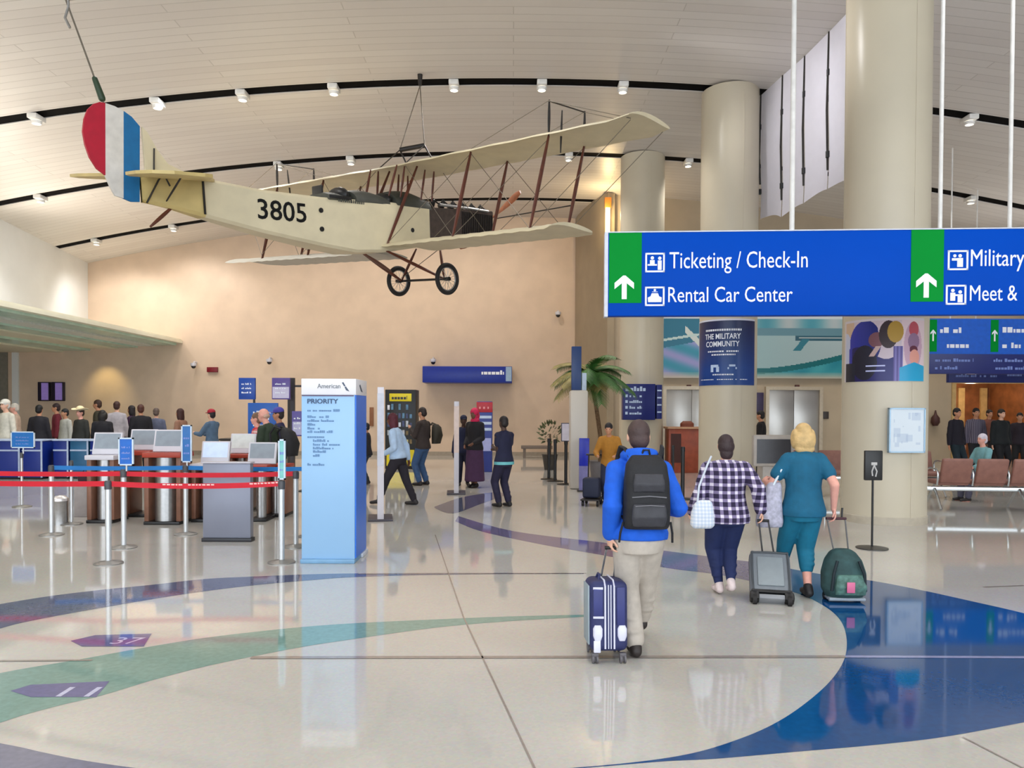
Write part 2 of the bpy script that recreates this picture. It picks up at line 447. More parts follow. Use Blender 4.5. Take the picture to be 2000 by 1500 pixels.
# slot light fittings
LW = mat('fitting_white', (232, 230, 226), .4); LE = mat('fitting_lens', (255, 246, 228), .3, emit=4.0)
lampmesh = {}
def track_light(x, y, aim=(0, 0, -1), power=LAMP_W, ang=116, col=(1, .97, .94), lab=''):
    t = thing('slot_light', lab, 'light', (x, y, cz(x)), 0, 'spotlights along the ceiling slots')
    if not lampmesh:
        a = MB().box((0, 0, -.06), (.23, .40, .12), bev=.02).build('housing', LW, t)
        b = MB().cyl((0, 0, -.12), (0, 0, -.15), .085, .085, 20).build('lens', LE, t)
        c = MB().rings([[V((r * math.cos(a), r * math.sin(a), z)) for a in [2 * math.pi * q / 20 for q in range(20)]] for r, z in ((.09, -.13), (.12, -.13), (.11, -.2), (.09, -.2))], close=True); c = c.build('collar', LW, t)
        lampmesh['m'] = (a, b, c)
    else:
        for s in lampmesh['m']:
            q = s.copy(); COL.objects.link(q); q.parent = t
    lamp('lamp', 'SPOT', (0, 0, -.24), power, col, t, .28, aim, ang)
    return t
order = ('first', 'second', 'third', 'fourth', 'fifth', 'sixth', 'seventh', 'eighth', 'ninth', 'tenth', 'eleventh', 'twelfth', 'thirteenth')
vis = {3: [75, 310, 475, 652, 885, 1055, 1212, 1885], 4: [82, 545, 685, 1108, 1340, 1890], 5: [190, 340]}
slotname = {2: 'slot above the frame', 3: 'nearest ceiling slot', 4: 'middle ceiling slot', 5: 'farthest ceiling slot'}
for si in (3, 4, 5):
    y = SLOTS[si]
    for k, u in enumerate(vis[si]):
        x = (u - 1000) / FPX * y
        far = si == 5
        track_light(x, y, (0, .55, -1) if far else (0, 0, -1), LAMP_W, 116,
                    lab='white spotlight, %s from the left in the %s' % (order[k], slotname[si]))
# slots over and behind the camera carry the same lamps (outside the frame)
for y in (2.9, 8.0, 13.1):
    for x in (-13, -6.5, 0, 6.5, 13):
        lamp('slot_lamp', 'SPOT', (x, y, cz(x) - .1), LAMP_W * 1.1, (1, .98, .96), None, .35, (0, 0, -1), 120)
for x in (-14, -10.5, -7, -3.6, -.4):
    lamp('wall_wash_lamp', 'SPOT', (x, 26.0, cz(x) - .15), WASH_W * (.5 if x == -14 else .8 if x == -10.5 else 1), (1, .90, .78), None, .2, (0, .9, -1), 105, .9)
for y in (12, 18, 24):
    lamp('wall_wash_lamp', 'SPOT', (-7.5, y, cz(-7.5) - .2), WASH_W * 1.9, (.90, .96, 1), None, .2, (-1, .1, -.9), 84, .9)  # added cool fill lamps brightening the left wall; no fittings stand there
for y in (13.4, 15.6):
    lamp('screen_fill', 'SPOT', (2.2, y, cz(2.2) - .3), WASH_W * 1.3, (.97, .97, 1), None, .2, (1, .2, -.35), 60, .9)  # unseen spots added only to brighten the fabric sheets
for x in (5.5, 9, 12.5, 16):
    lamp('wall_wash_lamp', 'SPOT', (x, 24.0, cz(x) - .1), WASH_W * .6, (1, .9, .75), None, .1, (0, .5, -1), 95, .8)
lamp('corridor_lamp', 'POINT', (17.4, 29.2, 2.6), 60, (1, .8, .55), None, .15)
lamp('recess_lamp', 'SPOT', (-16.2, 29.6, 4.0), 55, (1, .78, .32), None, .06, (0, .75, -1), 70, .9)
for y in (10, 15, 20, 25):
    lamp('overhang_fill', 'SPOT', (-17.5, y, 4.0), 70, (1, .88, .7), None, .1, (0, 0, -1), 140, .7)  # lamps added under the overhang so floor bounce lightens its underside
# warm uplights standing on the overhang wash the left of the vault
for y in (8, 13, 18, 23):
    lamp('uplight', 'SPOT', (-14.6, y, 4.9), UP_W, (1, .9, .78), None, .25, (.7, 0, 1), 130, .9)
for y in (9, 16, 23):
    lamp('uplight', 'SPOT', (15.5, y, 4.6), UP_W * .35, (1, .97, .94), None, .25, (-.4, 0, 1), 130, .9)  # unseen uplights added on the right to brighten the vault; nothing carries them
# ================================================================== the biplane (local x forward, y to its left, z up, origin at the propeller hub)
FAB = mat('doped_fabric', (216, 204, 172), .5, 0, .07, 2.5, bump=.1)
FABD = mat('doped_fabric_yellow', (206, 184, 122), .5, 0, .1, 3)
FABG = mat('doped_fabric_shaded', (188, 184, 172), .5, 0, .07, 3)  # cream fabric greyed, shade put into the colour of the far lower wing
STRW = mat('strut_wood', (92, 44, 28), .4, 0, .2, 12)
DARK = mat('dark_metal', (44, 40, 38), .45, .3, .2, 12)
COWL = mat('cowl_brown', (74, 62, 56), .5, .2, .25, 10)
COAM = mat('coaming_grey', (66, 68, 62), .5, 0, .2, 6)
STEEL = mat('brushed_steel', (176, 176, 176), .3, .9, .08, 20)
BLACKP = mat('black_paint', (20, 20, 22), .4)
PROPW = mat('propeller_wood', (150, 84, 48), .35, 0, .25, 14)
RUB = mat('tyre_rubber', (30, 27, 27), .7)
WIRE = mat('rigging_wire', (120, 112, 100), .5, .4)
plane = thing('biplane', 'cream fabric biplane numbered 3805 with red white and blue tail hung below the ceiling', 'airplane')
RM = Matrix(((.6481, -.76139, -.01574), (.75337, .64403, -.1329), (.11132, .07427, .99101))).to_4x4()
RM.translation = V((-.5544, 17.8018, 6.1839)); plane.matrix_world = RM
def strut(mb, a, b, rw=.035, rt=.018):
    a, b = V(a), V(b); d = (b - a).normalized(); x = V((1, 0, 0)); x = (x - d * x.dot(d)).normalized(); y = d.cross(x); rs = []
    for i in range(7):
        t = i / 6; k = .55 + .45 * math.sin(math.pi * t)
        rs.append([a + (b - a) * t + x * rw * k * math.cos(q) + y * rt * k * math.sin(q) for q in [2 * math.pi * j / 10 for j in range(10)]])
    return mb.rings(rs)
# fuselage: half width, top and bottom along x
FS = [(-7.95, .02, .12, -.32), (-7.5, .10, .15, -.38), (-7.0, .17, .14, -.48), (-6.0, .26, .05, -.67), (-4.85, .35, .03, -.84), (-4.15, .40, .05, -.92), (-3.4, .41, .08, -.88), (-2.4, .41, .08, -.72), (-2.27, .41, .08, -.60)]
def frow(x, w, t, b):
    r = .05
    return [V((x, y, z)) for y, z in ((-w, b + r), (-w + r, b), (w - r, b), (w, b + r), (w, t - r), (w - r, t), (0, t + .03), (-w + r, t), (-w, t - r))]
FSI = []
for (a, b) in zip(FS, FS[1:]):
    for k in range(4): FSI.append(tuple(p + (q - p) * k / 4 for p, q in zip(a, b)))
FSI.append(FS[-1])
rear = [f for f in FSI if f[0] <= -6.99]; front = [f for f in FSI if f[0] >= -7.01]
MB().rings([frow(*f) for f in front]).build('fuselage', FAB, plane, smooth=True)
MB().rings([frow(f[0], f[1] + .002, f[2] + .002, f[3] - .002) for f in rear]).build('tail_section', FABD, plane, label='yellowish rear end of the fuselage')
MB().box((-7.03, -.185, -.16), (.03, .02, .56)).build('seam_band', BLACKP, plane)
# number, drain holes and stencilled line on the near side
def side(x, z, o=.0): return V((x, -(.26 + (x + 6.0) / 1.15 * .09) - .006 - o, z))
num = text('3805', .92, .33, (0, 0, 0), BLACKP, plane, 'painted_number', depth=.002, bold=.012)
for v in num.data.vertices:
    p = v.co.copy(); v.co = side(-6.12 + p.x, -.435 + p.z - .01 * p.x)
mb = MB()
for x, z in ((-4.9, -.21), (-4.9, -.54)): mb.cyl((x, -.345, z), (x, -.362, z), .045, .045, 12)
mb.cyl((-2.75, -.405, -.42), (-2.75, -.418, -.42), .045, .045, 12)
mb.build('side_port', BLACKP, plane)
mb = MB(); rr = random.Random(8); x = -4.55
while x < -3.95:
    w_ = rr.uniform(.02, .045)
    mb.quad((x, -.408, -.03), (x + w_, -.408, -.03), (x + w_, -.408, .03), (x, -.408, .03)); x += w_ + .016
mb.build('stencil_lettering', COAM, plane, smooth=False)
# cockpit coamings
mb = MB()
for x0, x1, h in ((-4.72, -4.3, .15), (-4.12, -3.3, .26), (-3.12, -2.2, .36)):
    rs = []
    for k in range(7):
        t = k / 6; x = x0 + (x1 - x0) * t; hh = h * (.45 + .55 * math.sin(math.pi * (.25 + .6 * t)))
        rs.append([V((x, .41 * math.cos(a), .02 + hh * math.sin(a))) for a in [math.pi * j / 10 for j in range(11)]] + [V((x, -.36, .0)), V((x, .36, .0))])
    mb.rings(rs)
mb.build('cockpit_coaming', COAM, plane)
for x in (-4.24, -3.2): MB().ell((x, 0, .14), (.12, .3, .16)).build('cockpit_opening', BLACKP, plane)
MB().box((-4.7, 0, .2), (.05, .3, .16), bev=.02).build('headrest', BLACKP, plane)
MB().box((-4.5, -.412, .05), (.5, .012, .06), bev=.004).build('step_plate', BLACKP, plane)
# cowling, engine, radiator
mb = MB(); mb.rings([[V((x, y, z)) for y, z in ((-w, b), (w, b), (w, t), (-w, t))] for x, w, t, b in ((-2.26, .40, .07, -.6), (-1.3, .36, .12, -.46), (-.22, .30, .15, -.31))])
mb.build('engine_cowling', COWL, plane)
mb = MB()
for i in range(17):
    x = -1.25 + i * .062; w = .36 - .06 * (x + 1.3) / 1.1; b = -.46 + .15 * (x + 1.3) / 1.08
    mb.box((x, -w - .012, (b + .1) / 2), (.02, .03, .1 - b - .05))
mb.build('cowl_louvre', DARK, plane)
mb = MB()
for i in range(6):
    x = -1.95 + i * .29
    for s in (-1, 1): mb.cap((x, s * .13, .12), .06, (x, s * .2, .24), .05, 8); mb.cyl((x, s * .2, .24), (x, s * .2, .3), .02)
    mb.cap((x, -.2, .27), .018, (x + .1, -.3, .16), .016, 6)
mb.build('engine', DARK, plane)
MB().tube([(-1.9, -.33, .16), (-1.0, -.36, .16), (-.4, -.34, .15)], .03).build('exhaust_pipe', STEEL, plane)
MB().box((-.19, 0, -.07), (.07, .56, .5), bev=.03).build('radiator', DARK, plane)
MB().cyl((-.16, 0, 0), (.03, 0, 0), .07, .05).build('propeller_hub', STEEL, plane)
mb = MB(); pa = R_(30)   # blades swing about x
dirp = V((0, -math.cos(pa), math.sin(pa))); nrm = V((0, math.sin(pa), math.cos(pa)))
for s in (1, -1):
    rs = []
    for k in range(9):
        t = k / 8; r = .04 + 1.06 * t; wd = (.045 + .10 * math.sin(math.pi * min(1, .15 + .72 * t))) * (1 if t < .97 else .55); tw = R_(62 - 46 * t) * s
        wv = (nrm * math.cos(tw) + V((1, 0, 0)) * math.sin(tw)) ; tv = dirp.cross(wv).normalized(); c = dirp * r * s
        rs.append([c + wv * wd * math.cos(q) + tv * .022 * math.sin(q) for q in [2 * math.pi * j / 10 for j in range(10)]])
    mb.rings(rs)
mb.build('propeller', PROPW, plane)
# wings: curved section, raked tips
def wing(name, le, chord, z0, y0, y1, m, tip, lab=None):
    mb = MB(); rs = []; n = 24
    for k in range(n + 1):
        y = y0 + (y1 - y0) * k / n; s = abs(y) / max(abs(y0), abs(y1)); cut = max(0, (s - .93) / .07)
        l = le - tip * cut ** 1.5; c = chord - tip * .55 * cut ** 1.5; z = z0 + .011 * abs(y); pts = []
        for q in range(20):
            a = 2 * math.pi * q / 20; xx = .5 + .5 * math.cos(a); cam_ = .055 * math.sin(math.pi * xx ** .7); th = .028 * math.sin(a) * (xx ** .5 + .1)
            pts.append(V((l - c * (1 - xx), y, z + (cam_ + th) * c * 1.2 + .006 * math.cos(k * math.pi))))
        rs.append(pts)
    mb.rings(rs); return mb.build(name, m, plane, lab)
ZU, ZL = .80, -.745
wing('upper_wing', -1.68, 1.42, ZU - .02, -5.75, 5.95, FAB, .75)
wing('lower_wing', -2.16, 1.42, ZL - .05, -4.62, -.41, FAB, .35, 'lower wing on the near side')
wing('lower_wing', -2.16, 1.5, ZL - .17, .41, 5.0, FABG, .35, 'lower wing on the far side, shade painted into its grey')
for s in (-1, 1):
    for y in (4.01, 2.22):
        zu, zl = ZU + .011 * y, ZL + .011 * y - (.12 if s > 0 else 0)
        for xu, xl in ((-1.89, -2.41), (-2.92, -3.44)):
            strut(MB(), (xu, s * y, zu), (xl, s * y, zl), .045, .022).build('wing_strut', STRW, plane)
for s in (-1, 1):
    strut(MB(), (-2.58, s * .42, .84), (-3.45, s * .43, -.76), .04, .02).build('wing_strut', STRW, plane)
    for x0, z0, x1 in ((-2.1, .8, -2.15), (-2.35, .8, -2.45), (-2.9, .8, -3.0), (-3.1, .8, -3.3)):
        strut(MB(), (x0, s * .40, z0), (x1, s * .36, .2), .03, .016).build('cabane_strut', STRW, plane)
# king posts above the upper wing with their tie wires
for s in (-1, 1):
    for x in (-1.9, -2.92):
        strut(MB(), (x, s * 4.01, ZU + .04), (x + .02, s * 4.01, ZU + .62), .03, .02).build('king_post', DARK, plane)
    MB().cyl((-1.88, s * 4.01, ZU + .6), (-2.9, s * 4.01, ZU + .6), .012, n=8).build('king_post_brace', DARK, plane)
    strut(MB(), (-2.6, s * 4.05, ZU + .5), (-2.58, s * 4.0, ZU - .18), .022, .016).build('king_post', DARK, plane)
def rw(p, q): MB().tube([p, q], .006, 5).build('rigging_wire', WIRE, plane)
for s in (-1, 1):
    for x in (-1.9, -2.92):
        rw((x, s * 4.01, ZU + .6), (x, s * 5.6, ZU + .07)); rw((x, s * 4.01, ZU + .6), (x, s * 2.2, ZU + .07))
        d = -.52
        for ya, yb in ((.45, 2.22), (2.22, 4.01)):
            rw((x, s * ya, ZU), (x + d, s * yb, ZL + .04)); rw((x, s * yb, ZU), (x + d, s * ya, ZL + .04))
        rw((x, s * 5.6, ZU + .05), (x + d, s * 4.01, ZL + .04))
MB().cyl((-2.25, -4.01, -.22), (-.9, -1.0, -.1), .012, n=8).build('control_rod', DARK, plane)
# tail
def plate(pts, th, m, name, lab=None):
    if name == 'rudder_stripe': pts = [(x + .085 * (z - .98), z) for x, z in pts]
    return MB().poly([V((x, -th / 2, z)) for x, z in pts], (0, th, 0)).build(name, m, plane, lab, smooth=False)
plate([(-7.86, .12), (-7.86, .80), (-7.78, .72), (-7.66, .5), (-7.5, .3), (-7.2, .2), (-6.8, .12)], .05, FAB, 'tail_fin')
RED = mat('rudder_red', (176, 8, 44), .5); WHT = mat('rudder_white', (214, 210, 204), .5); BLU = mat('rudder_blue', (10, 104, 160), .5)
plate([(-8.38, 1.05), (-8.38, .02), (-8.5, .1), (-8.6, .25), (-8.66, .42), (-8.69, .6), (-8.67, .78), (-8.62, .92), (-8.54, 1.01), (-8.46, 1.05)], .045, RED, 'rudder_stripe', 'red rear stripe of the rudder')
plate([(-8.12, .985), (-8.12, -.29), (-8.24, -.26), (-8.3, -.16), (-8.38, .02), (-8.38, 1.05), (-8.25, 1.03)], .045, WHT, 'rudder_stripe', 'white middle stripe of the rudder')
plate([(-7.88, .8), (-7.88, -.32), (-8.0, -.33), (-8.12, -.29), (-8.12, .985), (-8.0, .92)], .045, BLU, 'rudder_stripe', 'blue front stripe of the rudder')
for s in (-1, 1):
    mb = MB(); pts = [(-6.75, .05), (-6.95, .35), (-7.3, .9), (-7.5, 1.35), (-7.7, 1.5), (-7.88, 1.5), (-7.88, .05)]
    mb.poly([V((x, s * y, .07 + .048 * (x + 7.5) + .096 * s * y)) for x, y in pts], (0, 0, .05)); mb.build('stabilizer', FABD, plane, smooth=False)
    mb = MB(); pts = [(-7.9, .12), (-7.9, 1.55), (-8.2, 1.6), (-8.42, 1.4), (-8.46, 1.0), (-8.36, .45), (-8.15, .12)]
    mb.poly([V((x, s * y, .07 + .048 * (x + 7.5) + .096 * s * y)) for x, y in pts], (0, 0, .045)); mb.build('elevator', FABD, plane, smooth=False)
    mb = MB(); strut(mb, (-7.6, s * .04, -.3), (-7.62, s * .75, .08), .018, .012); mb.tube([(-7.75, s * .03, .02), (-7.72, s * .06, .5)], .012, 6); mb.build('tail_brace', DARK, plane)
MB().tube([(-7.9, -.06, -.33), (-7.72, -.12, .02), (-7.64, -.14, .12), (-7.55, -.13, -.05)], .014, 6).build('control_horn', DARK, plane)
strut(MB(), (-7.45, 0, -.33), (-7.85, 0, -.68), .03, .025).build('tail_skid', STRW, plane)
# undercarriage
for s in (-1, 1):
    strut(MB(), (-3.45, s * .36, -.84), (-2.14, s * .66, -1.38), .04, .025).build('gear_strut', STRW, plane)
    strut(MB(), (-1.95, s * .36, -.70), (-2.14, s * .66, -1.38), .035, .022).build('gear_strut', STRW, plane)
strut(MB(), (-3.85, -.25, -.94), (-2.75, .30, -1.2), .04, .025).build('gear_strut', STRW, plane)
MB().tube([(-1.95, -.4, -.72), (-2.14, .6, -1.3)], .008, 5).build('gear_wire', WIRE, plane)
MB().cyl((-2.14, -.82, -1.383), (-2.14, .82, -1.383), .025, n=10).build('axle', DARK, plane)
for s in (-1, 1):
    c = V((-2.14, s * .75, -1.383)); rr = .285
    ring = lambda r, n=36: [c + V((r * math.cos(2 * math.pi * k / n), 0, r * math.sin(2 * math.pi * k / n))) for k in range(n)]
    wo = MB().tube(ring(rr), .045, 10, close=True).build('wheel', RUB, plane)
    MB().tube(ring(rr - .05), .014, 8, close=True).build('rim', STEEL, wo)
    mb = MB()
    for k in range(20):
        a = 2 * math.pi * k / 20; mb.tube([c + V((0, .04 * (-1) ** k, 0)), c + V(((rr - .05) * math.cos(a), 0, (rr - .05) * math.sin(a)))], .004, 5)
    mb.build('spokes', STEEL, wo)
    MB().cyl(c + V((0, -.07, 0)), c + V((0, .07, 0)), .04, n=14).build('wheel_hub', DARK, wo)
# hanging gear: spreader bar and cables up to the ceiling
PW = lambda x, y, z: RM @ V((x, y, z))
hg = thing('hanging_cable', 'spreader bar and steel cables holding the biplane over its cockpits', 'cable')
a0, a1 = at(781, 293, 16.55), at(829, 284, 16.55); 
MB().cyl(a0, a1, .05, n=12).build('spreader_bar', DARK, hg)
tp = V(((a0.x + a1.x) / 2 + .02, 17.75, cz(-2.3)))
MB().cyl(tp, tp - V((0, 0, .25)), .06, .04, 12).build('ceiling_anchor', DARK, hg)
mb = MB()
for p in (a0, a1): mb.tube([tp - V((0, 0, .25)), p], .012, 6)
mb.build('cable', WIRE, hg)
mb = MB()
mb.tube([a0, PW(-2.0, .4, ZU + .06)], .018, 6); mb.tube([a0, PW(-2.9, .4, ZU + .04)], .012, 6)
mb.tube([a1, PW(-2.0, -.4, ZU + .06)], .018, 6); mb.tube([a1, PW(-2.9, -.4, ZU + .04)], .012, 6)
mb.build('sling', DARK, hg)
tc_ = thing('tail_cable', 'thin steel cable running from the biplane tail up to the ceiling', 'cable')
pt = PW(-8.38, 0, 1.02); pc = V((pt.x - .9, 10.9, 0)); pc.z = cz(pc.x) - .01
MB().tube([pt, pc], .014, 6).build('cable', WIRE, tc_)
d = (pc - pt).normalized(); MB().cap(pt + d * .1, .05, pt + d * .38, .04, 10).build('turnbuckle', mat('turnbuckle_green', (40, 62, 40), .5), tc_)
e = pt + d * 1.4
MB().tube([e + V((.12, 0, .12)), e + V((0, 0, .1)), e, e + V((-.05, 0, -.16)), e + V((.02, 0, -.3))], .02, 6).build('cable_clamp', STEEL, tc_)
# ================================================================== signs and prints
SB = mat('sign_blue', (0, 72, 182), .45, 0, .03, 1.0, spec=.06); SG = mat('sign_green', (0, 140, 50), .45, 0, .03, 1, spec=.06)
SW = mat('sign_white', (240, 244, 255), .4, 0, .01, 1); SN = mat('sign_navy', (8, 28, 110), .35, 0, .04, 2); SDG = mat('sign_edge_grey', (206, 210, 222), .35)
RODM = mat('rod_white', (226, 224, 220), .4)
yaw = R_(-3.6)
p0 = at(1187, 617, 10.0)
sg = thing('overhead_sign', 'big blue overhead sign reading Ticketing and Rental Car Center with green arrow panels', 'sign', p0, yaw)
SL, SH = 7.0, 1.075
px = lambda u: (u - 1187) / 150.0 * (1 - (u - 1187) * .00006)
MB().bx((0, 0, 0), (SL, .16, SH), bev=.008).build('panel', SB, sg)
MB().bx((-.045, -.01, -.01), (0, .17, SH + .01)).build('end_cap', SDG, sg)
MB().bx((-.01, -.004, SH), (SL, .165, SH + .015)).build('top_rail', SDG, sg)
for u0, u1 in ((1189, 1252), (1780, 1845)):
    g = MB().bx((px(u0), -.006, .165), (px(u1), .01, SH - .004)).build('arrow_panel', SG, sg, 'green panel with a white up arrow')
    cx = px((u0 + u1) / 2 + (-2 if u0 < 1300 else -2)); zb, zt = .195 + .02, .50
    mb = MB(); w_ = .032
    mb.poly([V((x, -.011, z)) for x, z in ((cx - w_, zb), (cx + w_, zb), (cx + w_, zt - .08), (cx + .125, zt - .155), (cx + .125, zt - .075), (cx + .015, zt + .02), (cx - .015, zt + .02), (cx - .125, zt - .075), (cx - .125, zt - .155), (cx - w_, zt - .08))], (0, .004, 0))
    mb.build('arrow', SW, g, smooth=False)
text('Ticketing / Check-In', px(1576) - px(1306), .215, (px(1306), -.002, .61), SW, sg)
text('Rental Car Center', px(1547) - px(1304), .20, (px(1304), -.002, .175), SW, sg)
text('Military', px(2006) - px(1899), .215, (px(1899), -.002, .61), SW, sg)
text('Meet &', px(1993) - px(1898), .20, (px(1898), -.002, .175), SW, sg)
def picto(u, z, kind):
    x = px(u); s = .25; mb = MB(); y0, y1 = -.006, .002
    t = .022
    for b in (((x, z), (x + s, z + t)), ((x, z + s - t), (x + s, z + s)), ((x, z), (x + t, z + s)), ((x + s - t, z), (x + s, z + s))):
        mb.bx((b[0][0], y0, b[0][1]), (b[1][0], y1, b[1][1]))
    def person_(cx, zz, h, wd=.03):
        mb.cyl((cx, y0, zz + h), (cx, y1, zz + h), .022, n=12); mb.bx((cx - wd, y0, zz), (cx + wd, y1, zz + h - .028))
    if kind == 'desk':
        person_(x + .09, z + .1, .085); person_(x + .185, z + .03, .15, .025); mb.bx((x + .03, y0, z + .085), (x + .15, y1, z + .105))
    elif kind == 'car':
        mb.poly([V((x + a, y0, z + b)) for a, b in ((.04, .05), (.21, .05), (.215, .11), (.18, .125), (.165, .165), (.085, .165), (.07, .125), (.035, .11))], (0, .008, 0))
        mb.cyl((x + .125, y0, z + .205), (x + .125, y1, z + .205), .016, n=10); mb.bx((x + .09, y0, z + .18), (x + .16, y1, z + .186))
    elif kind == 'salute':
        person_(x + .15, z + .04, .14, .035); mb.bx((x + .05, y0, z + .12), (x + .12, y1, z + .15)); mb.cyl((x + .085, y0, z + .18), (x + .085, y1, z + .18), .02, n=10)
    else:
        person_(x + .085, z + .05, .13, .03); person_(x + .175, z + .03, .13, .03); mb.bx((x + .11, y0, z + .11), (x + .16, y1, z + .13))
    mb.build('pictogram', SW, sg, smooth=False)
picto(1259, .56, 'desk'); picto(1259, .125, 'car'); picto(1853, .56, 'salute'); picto(1850, .125, 'meet')
for u, r in ((1548, .032), (1843, .026), (1983, .026)):
    x = px(u); wx = p0 + V((x * math.cos(yaw), x * math.sin(yaw), 0))
    MB().cyl((x, .08, SH), (x, .08, cz(wx.x) - p0.z + .02), r, n=12).build('hanging_rod', RODM, sg)

# two more directional signs further on
def far_sign(label, u0, v0, v1, Y, length, upper, seed, rods):
    a = at(u0, v1, Y); h = at(u0, v0, Y).z - a.z
    t = thing('directional_sign', label, 'sign', a)
    MB().bx((0, 0, 0), (length, .14, h), bev=.01).build('panel', SN, t)
    if upper:
        MB().bx((0, -.004, h * .36), (length, .01, h)).build('bright_panel', mat('sign_blue_mid', (0, 92, 206), .35), t)
        for x in (.02, 1.62):
            g = MB().bx((x, -.010, h * .40), (x + .20, .0, h - .03)).build('arrow_panel', SG, t)
            cx, zt = x + .10, h * .8
            mb = MB(); mb.poly([V((cx + a_, -.014, zt + b_)) for a_, b_ in ((-.02, -.3), (.02, -.3), (.02, -.08), (.07, -.13), (.07, -.08), (0, 0), (-.07, -.08), (-.07, -.13), (-.02, -.08))], (0, .003, 0)); mb.build('arrow', SW, g, smooth=False)
        mb = MB()
        for k, (x, z, wd, hh) in enumerate(((.30, .74, .55, .15), (.3, .47, .75, .15), (1.92, .75, .8, .15), (1.92, .47, .48, .15), (3.4, .74, .6, .15))): scribble(mb, x, h * z, wd, hh, -.012, seed + k)
        mb.build('lettering', SW, t, smooth=False)
    mb = MB()
    for k, (x, z, wd) in enumerate(((.18, .22, 1.0), (.18, .08, .6), (1.7, .22, .9), (1.75, .08, .8)) if upper else ((.2, .1, .6), (.9, .1, .5), (1.3, .4, .5), (1.95, .4, .6), (1.7, .12, .7), (2.2, .65, .5))):
        scribble(mb, x, h * z, wd, .09, -.008, seed + 20 + k)
    mb.build('small_lettering', mat('sign_pale_blue', (120, 140, 206), .4), t, smooth=False)
    for x in rods: MB().cyl((x, .07, h), (x, .07, cz(a.x + x) - a.z + .02), .02, n=8).build('hanging_rod', RODM, t)
far_sign('blue and navy hanging sign with two green arrow panels, behind the big overhead sign', 1812, 622, 730, 20.0, 4.6, True, 3, (.6, 3.6))
far_sign('dark navy hanging sign with pale small print in front of the wood corridor', 1853, 640, 747, 22.5, 4.2, False, 50, (.8, 3.4))

# blue hanging sign on the far wall
a = at(825, 747, 29.6); L_ = at(1000, 747, 29.6).x - a.x; h = at(825, 715, 29.6).z - a.z
t = thing('hanging_sign', 'long blue sign on the far beige wall with white print at its right end', 'sign', a)
MB().bx((0, 0, 0), (L_, 1.15, h), bev=.02).build('panel', mat('sign_blue_deep', (2, 40, 150), .35), t)
mb = MB(); scribble(mb, L_ * .6, h * .5, L_ * .31, .17, -.012, 4); mb.build('lettering', SW, t, smooth=False)
MB().bx((L_ * .93, -.012, .06), (L_ * .995, 0, h - .02)).build('pictogram', mat('sign_pale_blue2', (150, 176, 206), .4), t)

# pillar wraps
def wrap(pil, u0, u1, v0, v1, name, label, fn, nx, ny, cat='poster', rr=.012, flat=False):
    x, y, r = pil; r += rr
    Yf = y - r; ac = -math.atan2(x, y)          # the side of the pillar turned to the entrance
    def ang(u):
        best = None
        for k in range(-800, 801):
            a = ac + k / 800 * math.pi / 2 * .96
            px_, py_ = x + r * math.sin(a), y - r * math.cos(a)
            d = V((px_, py_, 2.5)) - V((0, 0, CAMZ)); uu = 1000 + FPX * d.dot(CR) / d.dot(FWD)
            if best is None or abs(uu - u) < best[0]: best = (abs(uu - u), a)
        return best[1]
    a0, a1 = ang(u0), ang(u1); zb, zt = at((u0 + u1) / 2, v1, Yf).z, at((u0 + u1) / 2, v0, Yf).z
    t = thing(name, label, cat, (x, y, zb))
    def mp(s, q, o=.0):
        a = ac + math.asin(math.sin(a0 - ac) + (math.sin(a1 - ac) - math.sin(a0 - ac)) * s) if flat else a0 + (a1 - a0) * s
        return V(((r + o) * math.sin(a), -(r + o) * math.cos(a), (zt - zb) * q))
    mb = MB(); n = 40
    mb.rings([[mp(i / n, 0, -.010), mp(i / n, 0, -.002), mp(i / n, 1, -.002), mp(i / n, 1, -.010)] for i in range(n + 1)]); mb.build('backing', SDG, t)
    picture('print', fn, nx, ny, mp, pmat('poster_print', .35), t)
    return t, mp, (a0, a1, zt - zb)
def mix(a, b, k): k = max(0, min(1, k)); return tuple(x + (y - x) * k for x, y in zip(a, b))
def ban(s, t):
    if s < .035 or t > .97: return (214, 216, 232)
    c = mix((8, 60, 140), (20, 22, 66), (t - .25) * 1.3)
    c = mix(c, (30, 110, 150), max(0, .25 - abs(s - .62)) * .8)
    return c
t, mp, (a0, a1, hh) = wrap(P2, 1364, 1473, 622, 752, 'pillar_banner', 'navy banner reading The Military Community, wrapped around the middle pillar', ban, 44, 40)
def wraptext(s, w_, h_, ctr, z, m, parent, mp, hh, bold=.012):
    o = text(s, w_, h_, (0, 0, 0), m, parent, 'lettering', 'C', .003, bold)
    span = (a1 - a0) * (P2[2] + .012)
    for v in o.data.vertices:
        v.co = mp(ctr + v.co.x / span, (z + v.co.z) / hh, .004 - v.co.y)
wraptext('THE MILITARY', .86, .125, .5, hh * .70, SW, t, mp, hh); wraptext('COMMUNITY', .80, .125, .5, hh * .585, SW, t, mp, hh)
def wrapscrib(parent, mp, hh, rows, m):
    mb = MB()
    for k, (s0, s1, z, h_) in enumerate(rows):
        rr = random.Random(60 + k); s = s0
        while s < s1:
            w_ = rr.uniform(.012, .03)
            if rr.random() > .15: mb.quad(mp(s, z, .004), mp(min(s + w_, s1), z, .004), mp(min(s + w_, s1), z + h_, .004), mp(s, z + h_, .004))
            s += w_ + .008
    mb.build('small_lettering', m, parent, smooth=False)
wrapscrib(t, mp, hh, ((.26, .76, .82, .03), (.30, .72, .50, .022), (.36, .68, .45, .022), (.38, .66, .15, .02), (.15, .85, .08, .012)), SW)
mb = MB(); 
